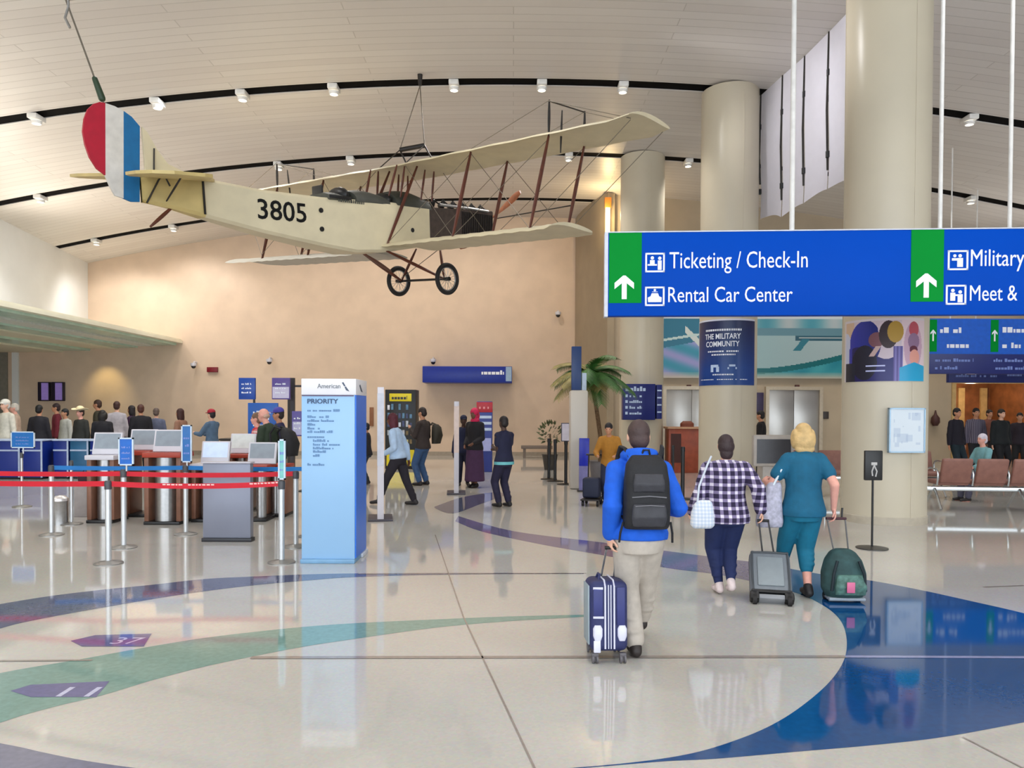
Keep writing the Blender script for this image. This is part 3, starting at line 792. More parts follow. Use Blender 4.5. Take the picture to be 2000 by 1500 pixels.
for s0, s1, z0, z1 in ((.35, .39, .20, .31), (.39, .46, .27, .31), (.43, .47, .20, .28), (.58, .70, .24, .27), (.60, .68, .28, .31)):
    mb.quad(mp(s0, z0, .004), mp(s1, z0, .004), mp(s1, z1, .004), mp(s0, z1, .004))
mb.build('emblem', mat('sign_pale', (190, 210, 240), .4), t, smooth=False)
def ell_(s, t, cx, cy, rx, ry): return ((s - cx) / rx) ** 2 + ((t - cy) / ry) ** 2 < 1
def photo(s, t):
    if t > .965 or s < .015: return (214, 206, 214)
    c = (206, 190, 200)
    if s < .12: c = (206, 176, 150)
    if s > .72: c = (222, 200, 206)
    if ell_(s, t, .02, .25, .10, .55): c = (190, 196, 220)
    if ell_(s, t, .27, .62, .20, .36) or (s < .34 and s > .06 and t < .75 - abs(s - .24) * 1.2): c = mix((44, 50, 160), (18, 30, 110), (s - .1) * 3)
    if s > .1 and s < .72 and t < .46 - max(0, s - .45) * .1 + .1 * math.sin(s * 9): c = mix((30, 20, 88), (24, 34, 120), s)
    if ell_(s, t, .26, .3, .16, .28): c = (20, 18, 42)
    if ell_(s, t, .5, .82, .07, .12): c = (214, 196, 206)
    if ell_(s, t, .41, .66, .10, .12): c = (120, 76, 84)
    if ell_(s, t, .56, .74, .12, .22): c = (50, 32, 36)
    if ell_(s, t, .645, .78, .10, .17): c = (176, 140, 52)
    if abs(s - (.35 + (t - .40) * .55)) < .035 and .40 < t < .56: c = (196, 166, 160)
    if .62 < s < .74 and t < .55: c = mix((64, 52, 120), (120, 112, 180), abs(math.sin(s * 70)))
    if s > .72 and ell_(s, t, .86, .55, .11, .38): c = (196, 160, 180)
    if ell_(s, t, .87, .82, .06, .12): c = (180, 70, 84)
    if ell_(s, t, .87, .63, .07, .13): c = (140, 108, 140)
    if ell_(s, t, .87, .5, .05, .06): c = (90, 20, 50)
    if ell_(s, t, .88, .38, .06, .12): c = (224, 156, 140)
    if s > .7 and t < .30 - abs(s - .88) * .5: c = (18, 160, 206)
    if s < .14 and t < .3: c = (24, 28, 48)
    if .28 < s < .52 and (.235 < t < .26 or .155 < t < .18): c = (190, 196, 236)
    return c
wrap(P1, 1650, 1804, 620, 744, 'pillar_poster', 'photo poster of people in blue and turquoise wrapped around the nearest pillar', photo, 180, 136, flat=True)

# mural on the lift wall
def mural(s, t):
    n = math.sin(s * 23 + t * 9) * .5 + math.sin(s * 51 - t * 17) * .3
    c = mix((30, 128, 150), (80, 176, 186), .5 + .4 * n)
    if t > .72: c = mix((96, 140, 160), (190, 206, 206), .5 + .5 * math.sin(s * 31 + t * 11))
    if s < .28:
        c = mix((40, 140, 168), (150, 150, 206), .5 + .5 * math.sin(t * 18 + s * 20))
        if t > .55 + .6 * (s - .1): c = (24, 110, 140)
        if abs(t - (.86 - (s - .1) * 3.0)) < .06 and s > .12: c = (206, 216, 214)
        if abs(t - .62 - s * .5) < .02: c = (190, 214, 214)
    if s > .42:
        low = .16 + .45 * max(0, (s - .5)) ** 1.6 * 1.9
        if t > low - .09: c = (16, 108, 116)
        if t > low: c = mix((150, 184, 190), (174, 194, 200), (s - .45) * 2)
        if t > .70: c = (96, 140, 156)
        if t > .82: c = mix((176, 190, 196), (70, 150, 170), .5 + .5 * math.sin(s * 26))
        if .62 < t < .70 and s > .70: c = (40, 92, 112)
        if s > .72 and .655 < t < .675: c = (196, 208, 206)
        if abs(s - .72 - (t - .5) * .25) < .02 and .45 < t < .64: c = (40, 120, 140)
    if t < .1: c = mix(c, (196, 186, 170), 1 - t * 8)
    if t > .975: c = (206, 216, 226)
    return c
m0, m1 = at(1293, 738, YR - .1), at(1665, 560, YR - .1)
t = thing('mural', 'wide teal and grey wave mural panel on the wall above the lift doors', 'mural', (m0.x, YR - .13, m0.z))
W_, H_ = m1.x - m0.x, m1.z - m0.z
MB().bx((0, 0, 0), (W_, .1, H_)).build('backing', SDG, t)
picture('print', lambda s, q: mural(s, q * H_ / (at(1293, 620, YR).z - m0.z)) if q < .7 else (120, 160, 176), 260, 110, lambda s, q: (W_ * s, -.003, H_ * q), pmat('poster_print'), t)

# framed chart on the nearest pillar
c0, c1 = at(1738, 883, 12.25), at(1806, 797, 12.25); ca = R_(2)
t = thing('framed_chart', 'silver framed white chart with pale blue lines on the nearest pillar', 'picture', (P1[0] + (P1[2] + .10) * math.sin(ca) - .31 * math.cos(ca), P1[1] - (P1[2] + .10) * math.cos(ca) - .31 * math.sin(ca), c0.z), ca)
W2, H2 = .58, c1.z - c0.z
mb = MB(); f = .022
mb.bx((0, 0, 0), (W2, .06, f)); mb.bx((0, 0, H2 - f), (W2, .06, H2)); mb.bx((0, 0, 0), (f, .06, H2)); mb.bx((W2 - f, 0, 0), (W2, .06, H2)); mb.bx((W2 * .3, .06, .1), (W2 * .7, .098, H2 - .1)); mb.build('frame', mat('silver_frame', (150, 176, 196), .3, .5), t)
rr_ = random.Random(5); LNS = [(rr_.random(), rr_.random(), rr_.random() * .3, rr_.random() * .2) for _ in range(26)]
def chart(s, q):
    c = (222, 232, 240)
    for a, b, w_, h_ in LNS:
        if a < s < a + w_ + .03 and b < q < b + h_ + .03 and .1 < s < .9 and .1 < q < .92: c = mix(c, (150, 170, 200), .3)
    return c
picture('print', chart, 30, 38, lambda s, q: (f + (W2 - 2 * f) * s, .012, f + (H2 - 2 * f) * q), pmat('poster_print'), t)
MB().bx((f, .014, f), (W2 - f, .05, H2 - f)).build('backing', SDG, t)

# directory board on the third pillar
c0, c1 = at(1217, 820, 22.2), at(1294, 750, 22.2)
t = thing('directory_sign', 'square navy directory board with white lines of print on the third pillar', 'sign', (c0.x, 22.2, c0.z))
W2, H2 = c1.x - c0.x, c1.z - c0.z
MB().bx((0, 0, 0), (W2 * .82, .36, H2), bev=.01).build('board', SN, t); MB().bx((W2 * .86, .05, .03), (W2, .4, H2 - .02), bev=.01).build('side_board', SN, t, 'narrow navy strip beside the board')
mb = MB(); scribble(mb, .06, H2 * .80, .66, .14, -.006, 70)
for k in range(4): scribble(mb, .18, H2 * (.63 - .16 * k), .36, .085, -.006, 71 + k); mb.quad((.06, -.006, H2 * (.63 - .16 * k)), (.13, -.006, H2 * (.63 - .16 * k)), (.13, -.006, H2 * (.63 - .16 * k) + .08), (.06, -.006, H2 * (.63 - .16 * k) + .08))
for k in range(4): mb.quad((W2 * .875, .045, H2 * (.2 + .2 * k)), (W2 * .985, .045, H2 * (.2 + .2 * k)), (W2 * .985, .045, H2 * (.24 + .2 * k)), (W2 * .875, .045, H2 * (.24 + .2 * k)))
mb.build('lettering', mat('sign_pale', (190, 210, 240)), t, smooth=False)

# totem with the priority list
KB = mat('totem_pale_blue', (150, 192, 230), .3, 0, .02, 1); KD = mat('totem_azure', (0, 112, 226), .3, 0, .02, 1); KWT = mat('totem_white', (232, 230, 234), .35, 0, .02, 1); KT = mat('totem_print', (92, 132, 176), .4); KG = mat('totem_grey_print', (110, 116, 124), .4)
a, b = fl(589, 1100), fl(693, 1100); KW = b.x - a.x; KH = 2.17; KDp = .66
t = thing('check_in_totem', 'tall pale blue totem headed PRIORITY with a white top and azure side', 'totem', (a.x, a.y, 0))
MB().bx((-.01, -.03, 0), (KW + .005, KDp * .55, .05), bev=.008).build('plinth', mat('totem_base', (120, 164, 200), .4), t)
MB().bx((KW * .6, KDp * .55, 0), (KW + .03, KDp + .04, .05), bev=.008).build('rear_plinth', mat('totem_base_pale', (206, 212, 222), .4), t)
MB().bx((0, 0, .05), (KW, KDp, KH - .19), bev=.006).build('body', KB, t)
MB().bx((KW - .002, .02, .06), (KW + .014, KDp - .01, KH - .19)).build('side_panel', KD, t, 'azure side panel')
MB().bx((-.002, -.002, KH - .19), (KW + .016, KDp, KH), bev=.006).build('cap', KWT, t)
MB().bx((.004, -.004, KH - .205), (KW - .01, .004, KH - .193)).build('cap_seam', mat('seam_plum', (92, 62, 92), .5), t)
text('American', .27, .055, (KW * .30, -.004, KH - .112), KG, t)
mb = MB(); lx, lz = KW * .79, KH - .10
mb.poly([V((lx + a_, -.005, lz + b_)) for a_, b_ in ((-.02, .055), (0, .06), (.025, .015), (.008, .01))], (0, .003, 0)); mb.poly([V((lx + a_, -.005, lz + b_)) for a_, b_ in ((.012, .005), (.03, .01), (.07, -.05), (.03, -.035))], (0, .003, 0))
mb.poly([V((KW + .018, KDp * .28 + a_, lz + b_)) for a_, b_ in ((0, .03), (.05, .04), (.2, -.05), (.1, -.04))], (.002, 0, 0)); mb.build('logo', mat('logo_slate', (70, 84, 104), .4), t, smooth=False)
text('PRIORITY', .36, .055, (.07, -.004, KH - .29), mat('heading_navy', (44, 72, 110), .4), t, bold=.015)
mb = MB(); rows = ((.07, .435, .38), (.07, .51, .25), (.07, .555, .31), (.07, .60, .09), (.07, .645, .15), (.07, .685, .30), (.07, .745, .22), (.135, .79, .22), (.135, .835, .32), (.135, .878, .24), (.135, .918, .15), (.135, .965, .08), (.07, 1.07, .2))
for k, (x, z, w_) in enumerate(rows): scribble(mb, x, KH - z + .05, w_, .03, -.005, 100 + k)
mb.build('small_lettering', KT, t, smooth=False)
# ================================================================== people
def bone2(a, c, l1, l2, pole):
    d = c - a; L = min(d.length, (l1 + l2) * .998)
    if d.length > L: c = a + d.normalized() * L; d = c - a
    x = (l1 * l1 - l2 * l2 + L * L) / (2 * L); h = math.sqrt(max(l1 * l1 - x * x, 0)); z = d.normalized()
    p = pole - z * pole.dot(z); p = p.normalized() if p.length > 1e-4 else z.orthogonal()
    return a + z * x + p * h, c
def hand(mb, w, d, n, k, curl=35, side=1, fine=True):
    d = d.normalized(); n = (n - d * n.dot(d)).normalized(); x = d.cross(n).normalized() * side
    rm = Matrix((x, d, n)).transposed()
    mb.ell(w + d * .048 * k, (.040 * k, .055 * k, .017 * k), rm, 12, 8)
    mb.cap(w - d * .02 * k, .026 * k, w + d * .03 * k, .026 * k, 10, 3, .75)
    if not fine:
        mb.ell(w + d * .11 * k + n * .018 * k, (.034 * k, .045 * k, .018 * k), rm, 10, 6); mb.cap(w + d * .03 * k + x * .03 * k, .013 * k, w + d * .085 * k + x * .05 * k + n * .02 * k, .011 * k, 8); return
    for i, (o, ln) in enumerate(((.029, .066), (.010, .076), (-.010, .071), (-.029, .055))):
        p = w + d * .088 * k + x * o * k; dd = d; r0 = .0095
        for j, f in enumerate((.44, .32, .26)):
            q = R_(curl * (1.0 if j else .75) + i * 2)
            dd = (dd * math.cos(q) + n * math.sin(q)).normalized(); e = dd
            nn = n; p2 = p + e * ln * f * k
            mb.cap(p, (r0 - j * .001) * k, p2, (r0 - .001 - j * .001) * k, 8)
            n2 = (n * math.cos(q) - d * math.sin(q)); p = p2
    p = w + d * .028 * k + x * .030 * k
    t1 = (d * .62 + x * .62 + n * .35).normalized(); p2 = p + t1 * .042 * k; mb.cap(p, .0125 * k, p2, .0105 * k, 8)
    t2 = (d * .85 + x * .12 + n * .5).normalized(); mb.cap(p2, .0105 * k, p2 + t2 * .03 * k, .009 * k, 8)
SKIN = {'fair': (226, 176, 150), 'tan': (196, 140, 108), 'brown': (112, 72, 52), 'dark': (72, 46, 36), 'pink': (232, 168, 150)}
def skin(k): return mat('skin_' + k, SKIN[k], .5, 0, .06, 30)
def person(label, x, y, face, H, top, bottom, hair=('short', (60, 44, 36)), sk='fair', vox=.016, lean=0, nod=0, turn=0, bw=1.0, bd=1.0,
           feet=None, hands=None, sleeve='long', hem=.47, leg='full', shoe=(40, 36, 36), seat=None, fit=.014, curl=30, palm=None, group=None, pelvis_dx=0, eyes=True, skirt=None, hooded=False, collar=None, topmat=None, botmat=None, flare=1.0, sway=0, taper=1.0, crop=.62):
    t = thing('person', label, 'person', (x, y, 0), R_(face), group)
    near = vox < .012
    pz = (seat if seat else .515 * H)
    pel = V((pelvis_dx, 0, pz)); LM = Matrix.Translation(pel) @ Matrix.Rotation(R_(-lean), 4, 'X') @ Matrix.Rotation(R_(sway), 4, 'Y')
    pt = lambda a, b, c: LM @ V((a * H, b * H, c * H))
    sh = [pt(s * .097 * bw, -.004, .277) for s in (-1, 1)]; hp = [pel + V((s * .050 * H * max(1, bw * .95), 0, -.01 * H)) for s in (-1, 1)]
    neck0, neck1 = pt(0, -.004, .30), pt(0, .010, .362)
    HM = Matrix.Translation(pt(0, .016, .418)) @ Matrix.Rotation(R_(turn), 4, 'Z') @ Matrix.Rotation(R_(-lean * .5 - nod), 4, 'X')
    hpt = lambda a, b, c: HM @ V((a * H, b * H, c * H)); HR = HM.to_3x3()
    feet = feet or ((-.058 * H, .02, .045 * H, 4), (.058 * H, -.03, .045 * H, -4))
    hands = hands or ((-.155 * H, .03, .43 * H), (.155 * H, .03, .43 * H))
    kn, an, el, wr = [], [], [], []
    for i, s in enumerate((-1, 1)):
        a = V(feet[i][:3]); k_, a = bone2(hp[i], a, .247 * H, .243 * H, V((s * .08, 1, 0))); kn.append(k_); an.append(a)
        pol = V((s * (.14 if near else .35), -1, -.1)); e_, w_ = bone2(sh[i], V(hands[i][:3]), .172 * H, .152 * H, pol); el.append(e_); wr.append(w_)
    # one continuous skin: head, neck, trunk, arms, hands, legs, feet
    b = MB(); k = H / 1.75
    b.ell(hpt(0, -.006, .010), (.0435 * H, .054 * H, .056 * H), HR, 20, 14)
    b.ell(hpt(0, .014, -.022), (.036 * H, .038 * H, .045 * H), HR, 18, 12); b.ell(hpt(0, .032, -.052), (.018 * H, .016 * H, .014 * H), HR)
    b.cap(hpt(0, .045, .004), .006 * H, hpt(0, .058, -.018), .0085 * H, 8); b.cap(hpt(-.02, .044, .012), .006 * H, hpt(.02, .044, .012), .006 * H, 8)
    b.cap(hpt(-.011, .047, -.036), .0055 * H, hpt(.011, .047, -.036), .0055 * H, 8)
    for s in (-1, 1): b.ell(hpt(s * .044, -.004, -.006), (.007 * H, .014 * H, .019 * H), HR)
    b.cap(neck0, .034 * H, neck1, .030 * H, 14)
    tw = lambda rows, ex=0: [(V((0, (c if len(r_) > 3 else 0) * H, z * H)), (rx * bw) * H + ex, (ry * bd) * H + ex) for r_ in rows for z, rx, ry, *cc in [r_] for c in [cc[0] if cc else 0]]
    TR = [(-.055, .085, .070), (0, .095, .076), (.06, .090, .070), (.12, .083, .062), (.19, .090, .064), (.25, .094, .060), (.285, .080, .050), (.305, .045, .036)]
    b.loft(tw(TR), LM)
    for i, s in enumerate((-1, 1)):
        b.cap(sh[i], .030 * H, el[i], .026 * H, 12); b.cap(el[i], .026 * H, wr[i], .016 * H, 12)
        d = (wr[i] - el[i]).normalized()
        if len(hands[i]) > 3: d = V(hands[i][3])
        n = V(palm[i]) if palm else V((-s, .25, 0))
        hand(b, wr[i], d, n, k, curl, -s if V((d.cross(n))).y * -s < 0 else s, vox < .018)
        lk = .45 if skirt else .66 if leg == 'full' else 1
        b.cap(hp[i], .050 * H * bw * lk, kn[i], .034 * H * lk, 14); b.cap(kn[i], .033 * H * lk, an[i], .022 * H, 12)
        if leg != 'full': b.ell(kn[i].lerp(an[i], .5) + V((0, -.003 * H, 0)), (.027 * H, .027 * H, .06 * H))
        fa = R_(feet[i][3]); fd = V((-math.sin(fa), math.cos(fa), -(an[i].z - .045 * H) * 3.2)); fd = fd.normalized()
        b.cap(an[i] + V((0, -.015 * H, -.022 * H)), .021 * H, an[i] + fd * .085 * H + V((0, 0, -.028 * H)), .016 * H, 10)
    b.remesh('body', skin(sk), vox * .75 if near else vox, t, it=3)
    # trousers / skirt
    bm_ = botmat or mat('cloth_%d_%d_%d' % bottom, bottom, .8, 0, .1, 14, bump=.15)
    p = MB()
    if skirt:
        p.loft([(V((0, 0, -.02 * H)) + pel * 0, .105 * bw * H, .085 * bd * H)] and [(pel + V((0, 0, .05 * H)), .1 * bw * H, .08 * bd * H), (pel + V((0, 0, -.05 * H)), .112 * bw * H, .095 * bd * H), (V((0, 0, skirt * H)), .125 * flare * H, .12 * flare * H)])
    else:
        p.loft(tw([(-.075, .080, .070), (-.02, .101, .084), (.04, .094, .074)], .004), LM)
        for i, s in enumerate((-1, 1)):
            e = {'full': .90, 'capri': crop, 'short': .15}[leg]
            p.cap(hp[i], .062 * H * bw, kn[i], .046 * H * flare, 16); q = kn[i].lerp(an[i], e); p.cap(kn[i], .046 * H * flare, q, (.040 if e < .85 else .037) * H * flare * taper, 16)
            for f in (.3, .55, .8): p.ell(kn[i].lerp(q, f) + V((.006 * s, -.01, 0)), (.043 * H * flare * (1 + (taper - 1) * f), .044 * H * flare * (1 + (taper - 1) * f), .02 * H))
    p.remesh('skirt' if skirt else 'trousers', bm_, vox, t, it=4)
    # shirt / jacket
    tm = topmat or mat('cloth_%d_%d_%d' % top, top, .8, 0, .1, 14, bump=.15)
    p = MB(); hz = hem - .515
    rows = [(hz, .106, .088), (max(hz + .03, -.02), .108, .090)] if hz < .03 else [(hz, .096, .078)]
    rows += [r for r in TR[2:6] if r[0] > hz + .04] + [(.280, .078, .054), (.300, .058, .046), (.316, .042, .040)]
    p.loft(tw(rows, fit), LM, 24)
    for i, s in enumerate((-1, 1)):
        p.cap(sh[i] + V((-s * .014 * H, 0, .002 * H)), .033 * H + fit * .8, sh[i].lerp(el[i], .55), .032 * H + fit * .9, 14); p.cap(pt(s * .035, -.004, .302), .020 * H + fit * .6, sh[i], .028 * H + fit * .6, 12)
        if sleeve == 'long':
            p.cap(sh[i], .031 * H + fit * .8, el[i], .027 * H + fit * .9, 14); p.cap(el[i], .029 * H + fit, el[i].lerp(wr[i], .93), .021 * H + fit, 14)
            p.ell(el[i], (.031 * H + fit, .031 * H + fit, .02 * H))
        elif sleeve == 'roll': p.cap(sh[i], .036 * H + fit, el[i], .032 * H + fit, 14)
    if hooded:
        p.tube([pt(.060 * math.cos(a), -.014 + .054 * math.sin(a), .336 - .012 * math.sin(a)) for a in [2 * math.pi * q / 14 for q in range(14)]], .024 * H, 10, close=True)
        p.ell(pt(0, -.070, .298), (.066 * H, .036 * H, .060 * H))
    elif collar != 0: p.tube([pt(.040 * math.cos(a), .004 + .036 * math.sin(a), .316 - .008 * math.sin(a)) for a in [2 * math.pi * q / 12 for q in range(12)]], .010 * H, 8, close=True)
    p.remesh('jacket' if hooded else 'shirt', tm, vox, t, it=3)
    # shoes
    for i, s in enumerate((-1, 1)):
        fa = R_(feet[i][3]); lift = max(0, an[i].z - .045 * H); fd = V((-math.sin(fa), math.cos(fa), -lift * 4.5)).normalized()
        p = MB(); hl = an[i] + V((0, -.02 * H, -.02 * H)); toe = an[i] + fd * .095 * H + V((0, 0, -.026 * H)); 
        toe.z = max(toe.z, .019 * H); hl.z = max(hl.z, .026 * H)
        p.cap(hl, .026 * H, toe, .019 * H, 14); p.ell(hl.lerp(toe, .6), (.028 * H, .05 * H, .019 * H)); p.cap(an[i] + V((0, 0, .01 * H)), .027 * H, hl, .026 * H, 12)
        p.remesh('shoe', mat('shoe_%d_%d_%d' % shoe, shoe, .55, 0, .12, 20), max(.008, vox * .8), t, it=2)
    if eyes and not near:
        for s in (-1, 1): MB().ell(hpt(s * .017, .045, .002), (.0055 * H, .004 * H, .0045 * H), HR, 8, 6).build('eye', mat('eye_dark', (38, 28, 26), .2), t)
    # hair, hats
    st, hc = hair[0], hair[1]; hm = mat('hair_%d_%d_%d' % hc, hc, .6, 0, .18, 16, bump=.35); p = MB()
    if st == 'nape': p.ell(hpt(0, -.030, -.042), (.042 * H, .032 * H, .050 * H), HR, 16, 12); p.ell(hpt(0, -.022, -.005), (.052 * H, .050 * H, .05 * H), HR, 16, 12)
    if st in ('nape', 'short', 'bob', 'long', 'pony', 'cap', 'cowboy'):
        p.ell(hpt(0, -.010, .018), (.048 * H, .057 * H, .055 * H), HR, 20, 14); p.ell(hpt(0, -.028, -.012), (.044 * H, .038 * H, .046 * H), HR, 16, 12)
    if st == 'bob':
        p.ell(hpt(0, -.026, -.028), (.066 * H, .046 * H, .068 * H), HR, 18, 12); p.ell(hpt(0, -.034, -.078), (.058 * H, .026 * H, .030 * H), HR, 16, 10)
        for s in (-1, 1): p.ell(hpt(s * .050, -.008, -.022), (.020 * H, .036 * H, .058 * H), HR); p.ell(hpt(s * .03, -.036, -.05), (.028 * H, .02 * H, .032 * H), HR)
    if st == 'long':
        p.ell(hpt(0, -.034, -.06), (.050 * H, .030 * H, .10 * H), HR, 16, 12)
        for s in (-1, 1): p.ell(hpt(s * .042, -.008, -.035), (.014 * H, .03 * H, .07 * H), HR)
    if st == 'pony': p.cap(hpt(0, -.06, .0), .016 * H, hpt(0, -.072, -.08), .010 * H, 10)
    if st == 'bald': p.ell(hpt(0, -.034, -.012), (.043 * H, .030 * H, .026 * H), HR)
    if st == 'scarf':
        p.ell(hpt(0, -.012, .012), (.054 * H, .062 * H, .062 * H), HR, 18, 12); p.ell(hpt(0, -.02, -.04), (.05 * H, .05 * H, .05 * H), HR); p.ell(pt(0, -.006, .325), (.062 * H, .056 * H, .04 * H)); p.ell(hpt(.0, -.07, -.03), (.034 * H, .034 * H, .06 * H), HR)
        p.remesh('headscarf', hm, max(vox * .6, .007), t, it=3)
    else: p.remesh('hair', hm, max(vox * .5, .0065), t, it=2)
    if st == 'cap':
        q = MB(); q.ell(hpt(0, -.006, .036), (.051 * H, .060 * H, .045 * H), HR, 20, 10); q.ell(hpt(0, .062, .022), (.036 * H, .036 * H, .006 * H), HR, 16, 6); q.remesh('cap', mat('hat_%d_%d_%d' % hair[2], hair[2], .7), max(vox * .5, .007), t, it=1)
    if st == 'cowboy':
        q = MB(); q.ell(hpt(0, -.004, .058), (.05 * H, .062 * H, .045 * H), HR, 20, 10); rs = []
        for rr in (.045, .07, .10, .115):
            rs.append([hpt(rr * math.cos(a) * .95, rr * math.sin(a) * 1.05, .036 + (rr / .115) ** 2 * .028 * abs(math.cos(a)) ** 2) for a in [2 * math.pi * j / 24 for j in range(24)]])
        rs += [[p_ + HR @ V((0, 0, .008 * H)) for p_ in r] for r in rs[::-1]]
        q.rings(rs); q.remesh('hat', mat('hat_%d_%d_%d' % hair[2], hair[2], .7), .012, t, it=1)
    t['_h'] = H
    return t, dict(sh=sh, el=el, wr=wr, pel=pel, pt=pt, an=an, LM=LM, hpt=hpt)
def world(t, p):
    a = t.rotation_euler.z; return V((p.x * math.cos(a) - p.y * math.sin(a), p.x * math.sin(a) + p.y * math.cos(a), p.z)) + t.location

def plaid(name, dark, lightc, mid, sx, sz):
    m = bpy.data.materials.new(name); m.use_nodes = True; nt = m.node_tree; N = nt.nodes; L = nt.links; b = N['Principled BSDF']
    tc = N.new('ShaderNodeTexCoord'); sp = N.new('ShaderNodeSeparateXYZ'); L.new(tc.outputs['Object'], sp.inputs[0])
    def stripe(out, s):
        a = N.new('ShaderNodeMath'); a.operation = 'MULTIPLY'; a.inputs[1].default_value = s; L.new(out, a.inputs[0])
        f = N.new('ShaderNodeMath'); f.operation = 'FRACT'; L.new(a.outputs[0], f.inputs[0])
        g = N.new('ShaderNodeMath'); g.operation = 'GREATER_THAN'; g.inputs[1].default_value = .60; L.new(f.outputs[0], g.inputs[0]); return g.outputs[0]
    h = N.new('ShaderNodeMath'); h.operation = 'ADD'; L.new(stripe(sp.outputs[0], sx), h.inputs[0]); L.new(stripe(sp.outputs[2], sz), h.inputs[1])
    hv = N.new('ShaderNodeMath'); hv.operation = 'MULTIPLY'; hv.inputs[1].default_value = .5; L.new(h.outputs[0], hv.inputs[0])
    r = N.new('ShaderNodeValToRGB'); r.color_ramp.interpolation = 'CONSTANT'
    r.color_ramp.elements[0].color = (*lin(dark), 1); r.color_ramp.elements[1].color = (*lin(lightc), 1); r.color_ramp.elements[1].position = .9
    e = r.color_ramp.elements.new(.4); e.color = (*lin(mid), 1)
    L.new(hv.outputs[0], r.inputs[0]); L.new(r.outputs[0], b.inputs['Base Color']); b.inputs['Roughness'].default_value = .85
    return m

# ---- man in the blue jacket
mx, my = fl(1246, 1281).x, fl(1246, 1281).y
H1 = 1.735
hl = at(1191, 1064, my - .02); 
man, mj = person('man in bright blue hooded jacket and beige trousers walking away, pulling a navy suitcase', mx, my, 0, H1, (14, 90, 206), (190, 180, 168),
    ('short', (70, 52, 50)), 'fair', .010, lean=2, bw=1.04, bd=1.05, feet=((-.02, -.0, .045 * H1, 3), (.10, .50, .075, -6)),
    hands=((hl.x - mx, hl.y - my, hl.z + .07, (0.02, -.05, -1)), (.27, .24, 1.06, (-.55, .8, .1))), hem=.50, fit=.022, shoe=(44, 36, 34), hooded=True, curl=52, palm=((.9, .3, 0), (-.7, -.4, 0)), flare=1.16)
# backpack on his back
BK = mat('backpack_black', (26, 26, 30), .7, 0, .2, 14, bump=.2); BK2 = mat('backpack_grey', (52, 52, 58), .6, 0, .2, 14, bump=.2)
bp0 = V((mx + .025, my - .15, .965))
bp = thing('backpack', 'black backpack worn on the blue jacket of the walking man', 'backpack', bp0)
m_ = MB(); m_.loft([(V((0, 0, .0)), .155, .075), (V((0, -.012, .03)), .165, .10), (V((0, -.02, .16)), .166, .115), (V((0, -.012, .34)), .16, .105), (V((0, .008, .46)), .145, .085), (V((0, .03, .525)), .10, .05)], None, 28, .65)
m_.remesh('body', BK, .011, bp, it=6)
m_ = MB(); m_.loft([(V((-.0, -.125, .03)), .115, .02), (V((0, -.14, .10)), .125, .035), (V((0, -.135, .19)), .115, .02)], None, 24, .7); m_.remesh('front_pocket', BK2, .009, bp, it=4)
m_ = MB(); m_.loft([(V((0, -.115, .27)), .11, .018), (V((0, -.125, .33)), .115, .028), (V((0, -.105, .40)), .10, .015)], None, 24, .7); m_.remesh('upper_pocket', BK2, .009, bp, it=4)
for s in (-1, 1):
    MB().tube([V((s * .10, .055, .49)), V((s * .135, .11, .565)), V((s * .15, .19, .575)), V((s * .16, .27, .50)), V((s * .175, .285, .34)), V((s * .185, .20, .16)), V((s * .15, .03, .06))], [.024] * 6 + [.014], 8, .45).build('shoulder_strap', BK, bp)
    MB().tube([V((s * .168, -.04, .05)), V((s * .185, -.02, -.03)), V((s * .19, .0, -.10))], .008, 6).build('waist_strap', BK, bp)
MB().tube([V((-.03, .02, .52)), V((-.02, .01, .56)), V((.02, .01, .56)), V((.03, .02, .52))], .008, 6).build('grab_handle', BK, bp)
mb_ = MB(); mb_.tube([V((-.12, -.132, .235)), V((0, -.146, .245)), V((.12, -.132, .235))], .005, 5); mb_.tube([V((-.10, -.155, .175)), V((0, -.176, .185)), V((.10, -.155, .175))], .004, 5); mb_.build('zip', mat('zip_grey', (120, 120, 126), .4, .5), bp)

# ---- woman in the plaid shirt
wx, wy = fl(1421, 1166).x, fl(1421, 1166).y + .08
H2_ = 1.575
wh = at(1486, 1014, wy - .12)
PL = plaid('plaid_shirt', (40, 30, 62), (226, 218, 232), (128, 116, 150), 13.5, 13.5)
woman, wj = person('woman in black and white plaid shirt and dark jeans walking away with grey suitcase', wx, wy, 0, H2_, (60, 50, 80), (24, 38, 84),
    ('nape', (52, 36, 38)), 'fair', .010, lean=2, bw=1.20, bd=1.32, feet=((-.045, .06, .052 * H2_, 4), (.035, -.07, .085 * H2_, -8)), topmat=PL,
    hands=((-.30, .14, .80), (wh.x - wx, wh.y - wy, wh.z + .08, (.12, -.25, -1))), hem=.455, fit=.027, shoe=(224, 206, 204), curl=50, palm=((.8, .3, 0), (-.8, .2, 0)), flare=1.16, taper=.66)
# ---- blonde woman in teal
bx_, by_ = fl(1571, 1168).x, fl(1571, 1168).y + .05
H3 = 1.69
bh = at(1628, 1008, by_ - .08)
blonde, bj = person('blonde woman in teal top and cropped teal trousers pulling a green wheeled backpack', bx_, by_, 0, H3, (8, 92, 124), (12, 112, 142),
    ('bob', (206, 172, 116)), 'pink', .010, lean=1, bw=1.06, bd=1.14, feet=((-.075, .44, .07 * H3, 3), (.045, -.02, .05 * H3, -4)),
    hands=((-.27, .30, 1.10, (.2, .9, .3)), (bh.x - bx_, bh.y - by_, bh.z + .07, (.08, -.2, -1))), sleeve='short', hem=.47, fit=.020, leg='capri', shoe=(28, 26, 28), curl=52, palm=((.6, 0, -.6), (-.8, .2, 0)), flare=1.12, taper=.88, crop=.50)

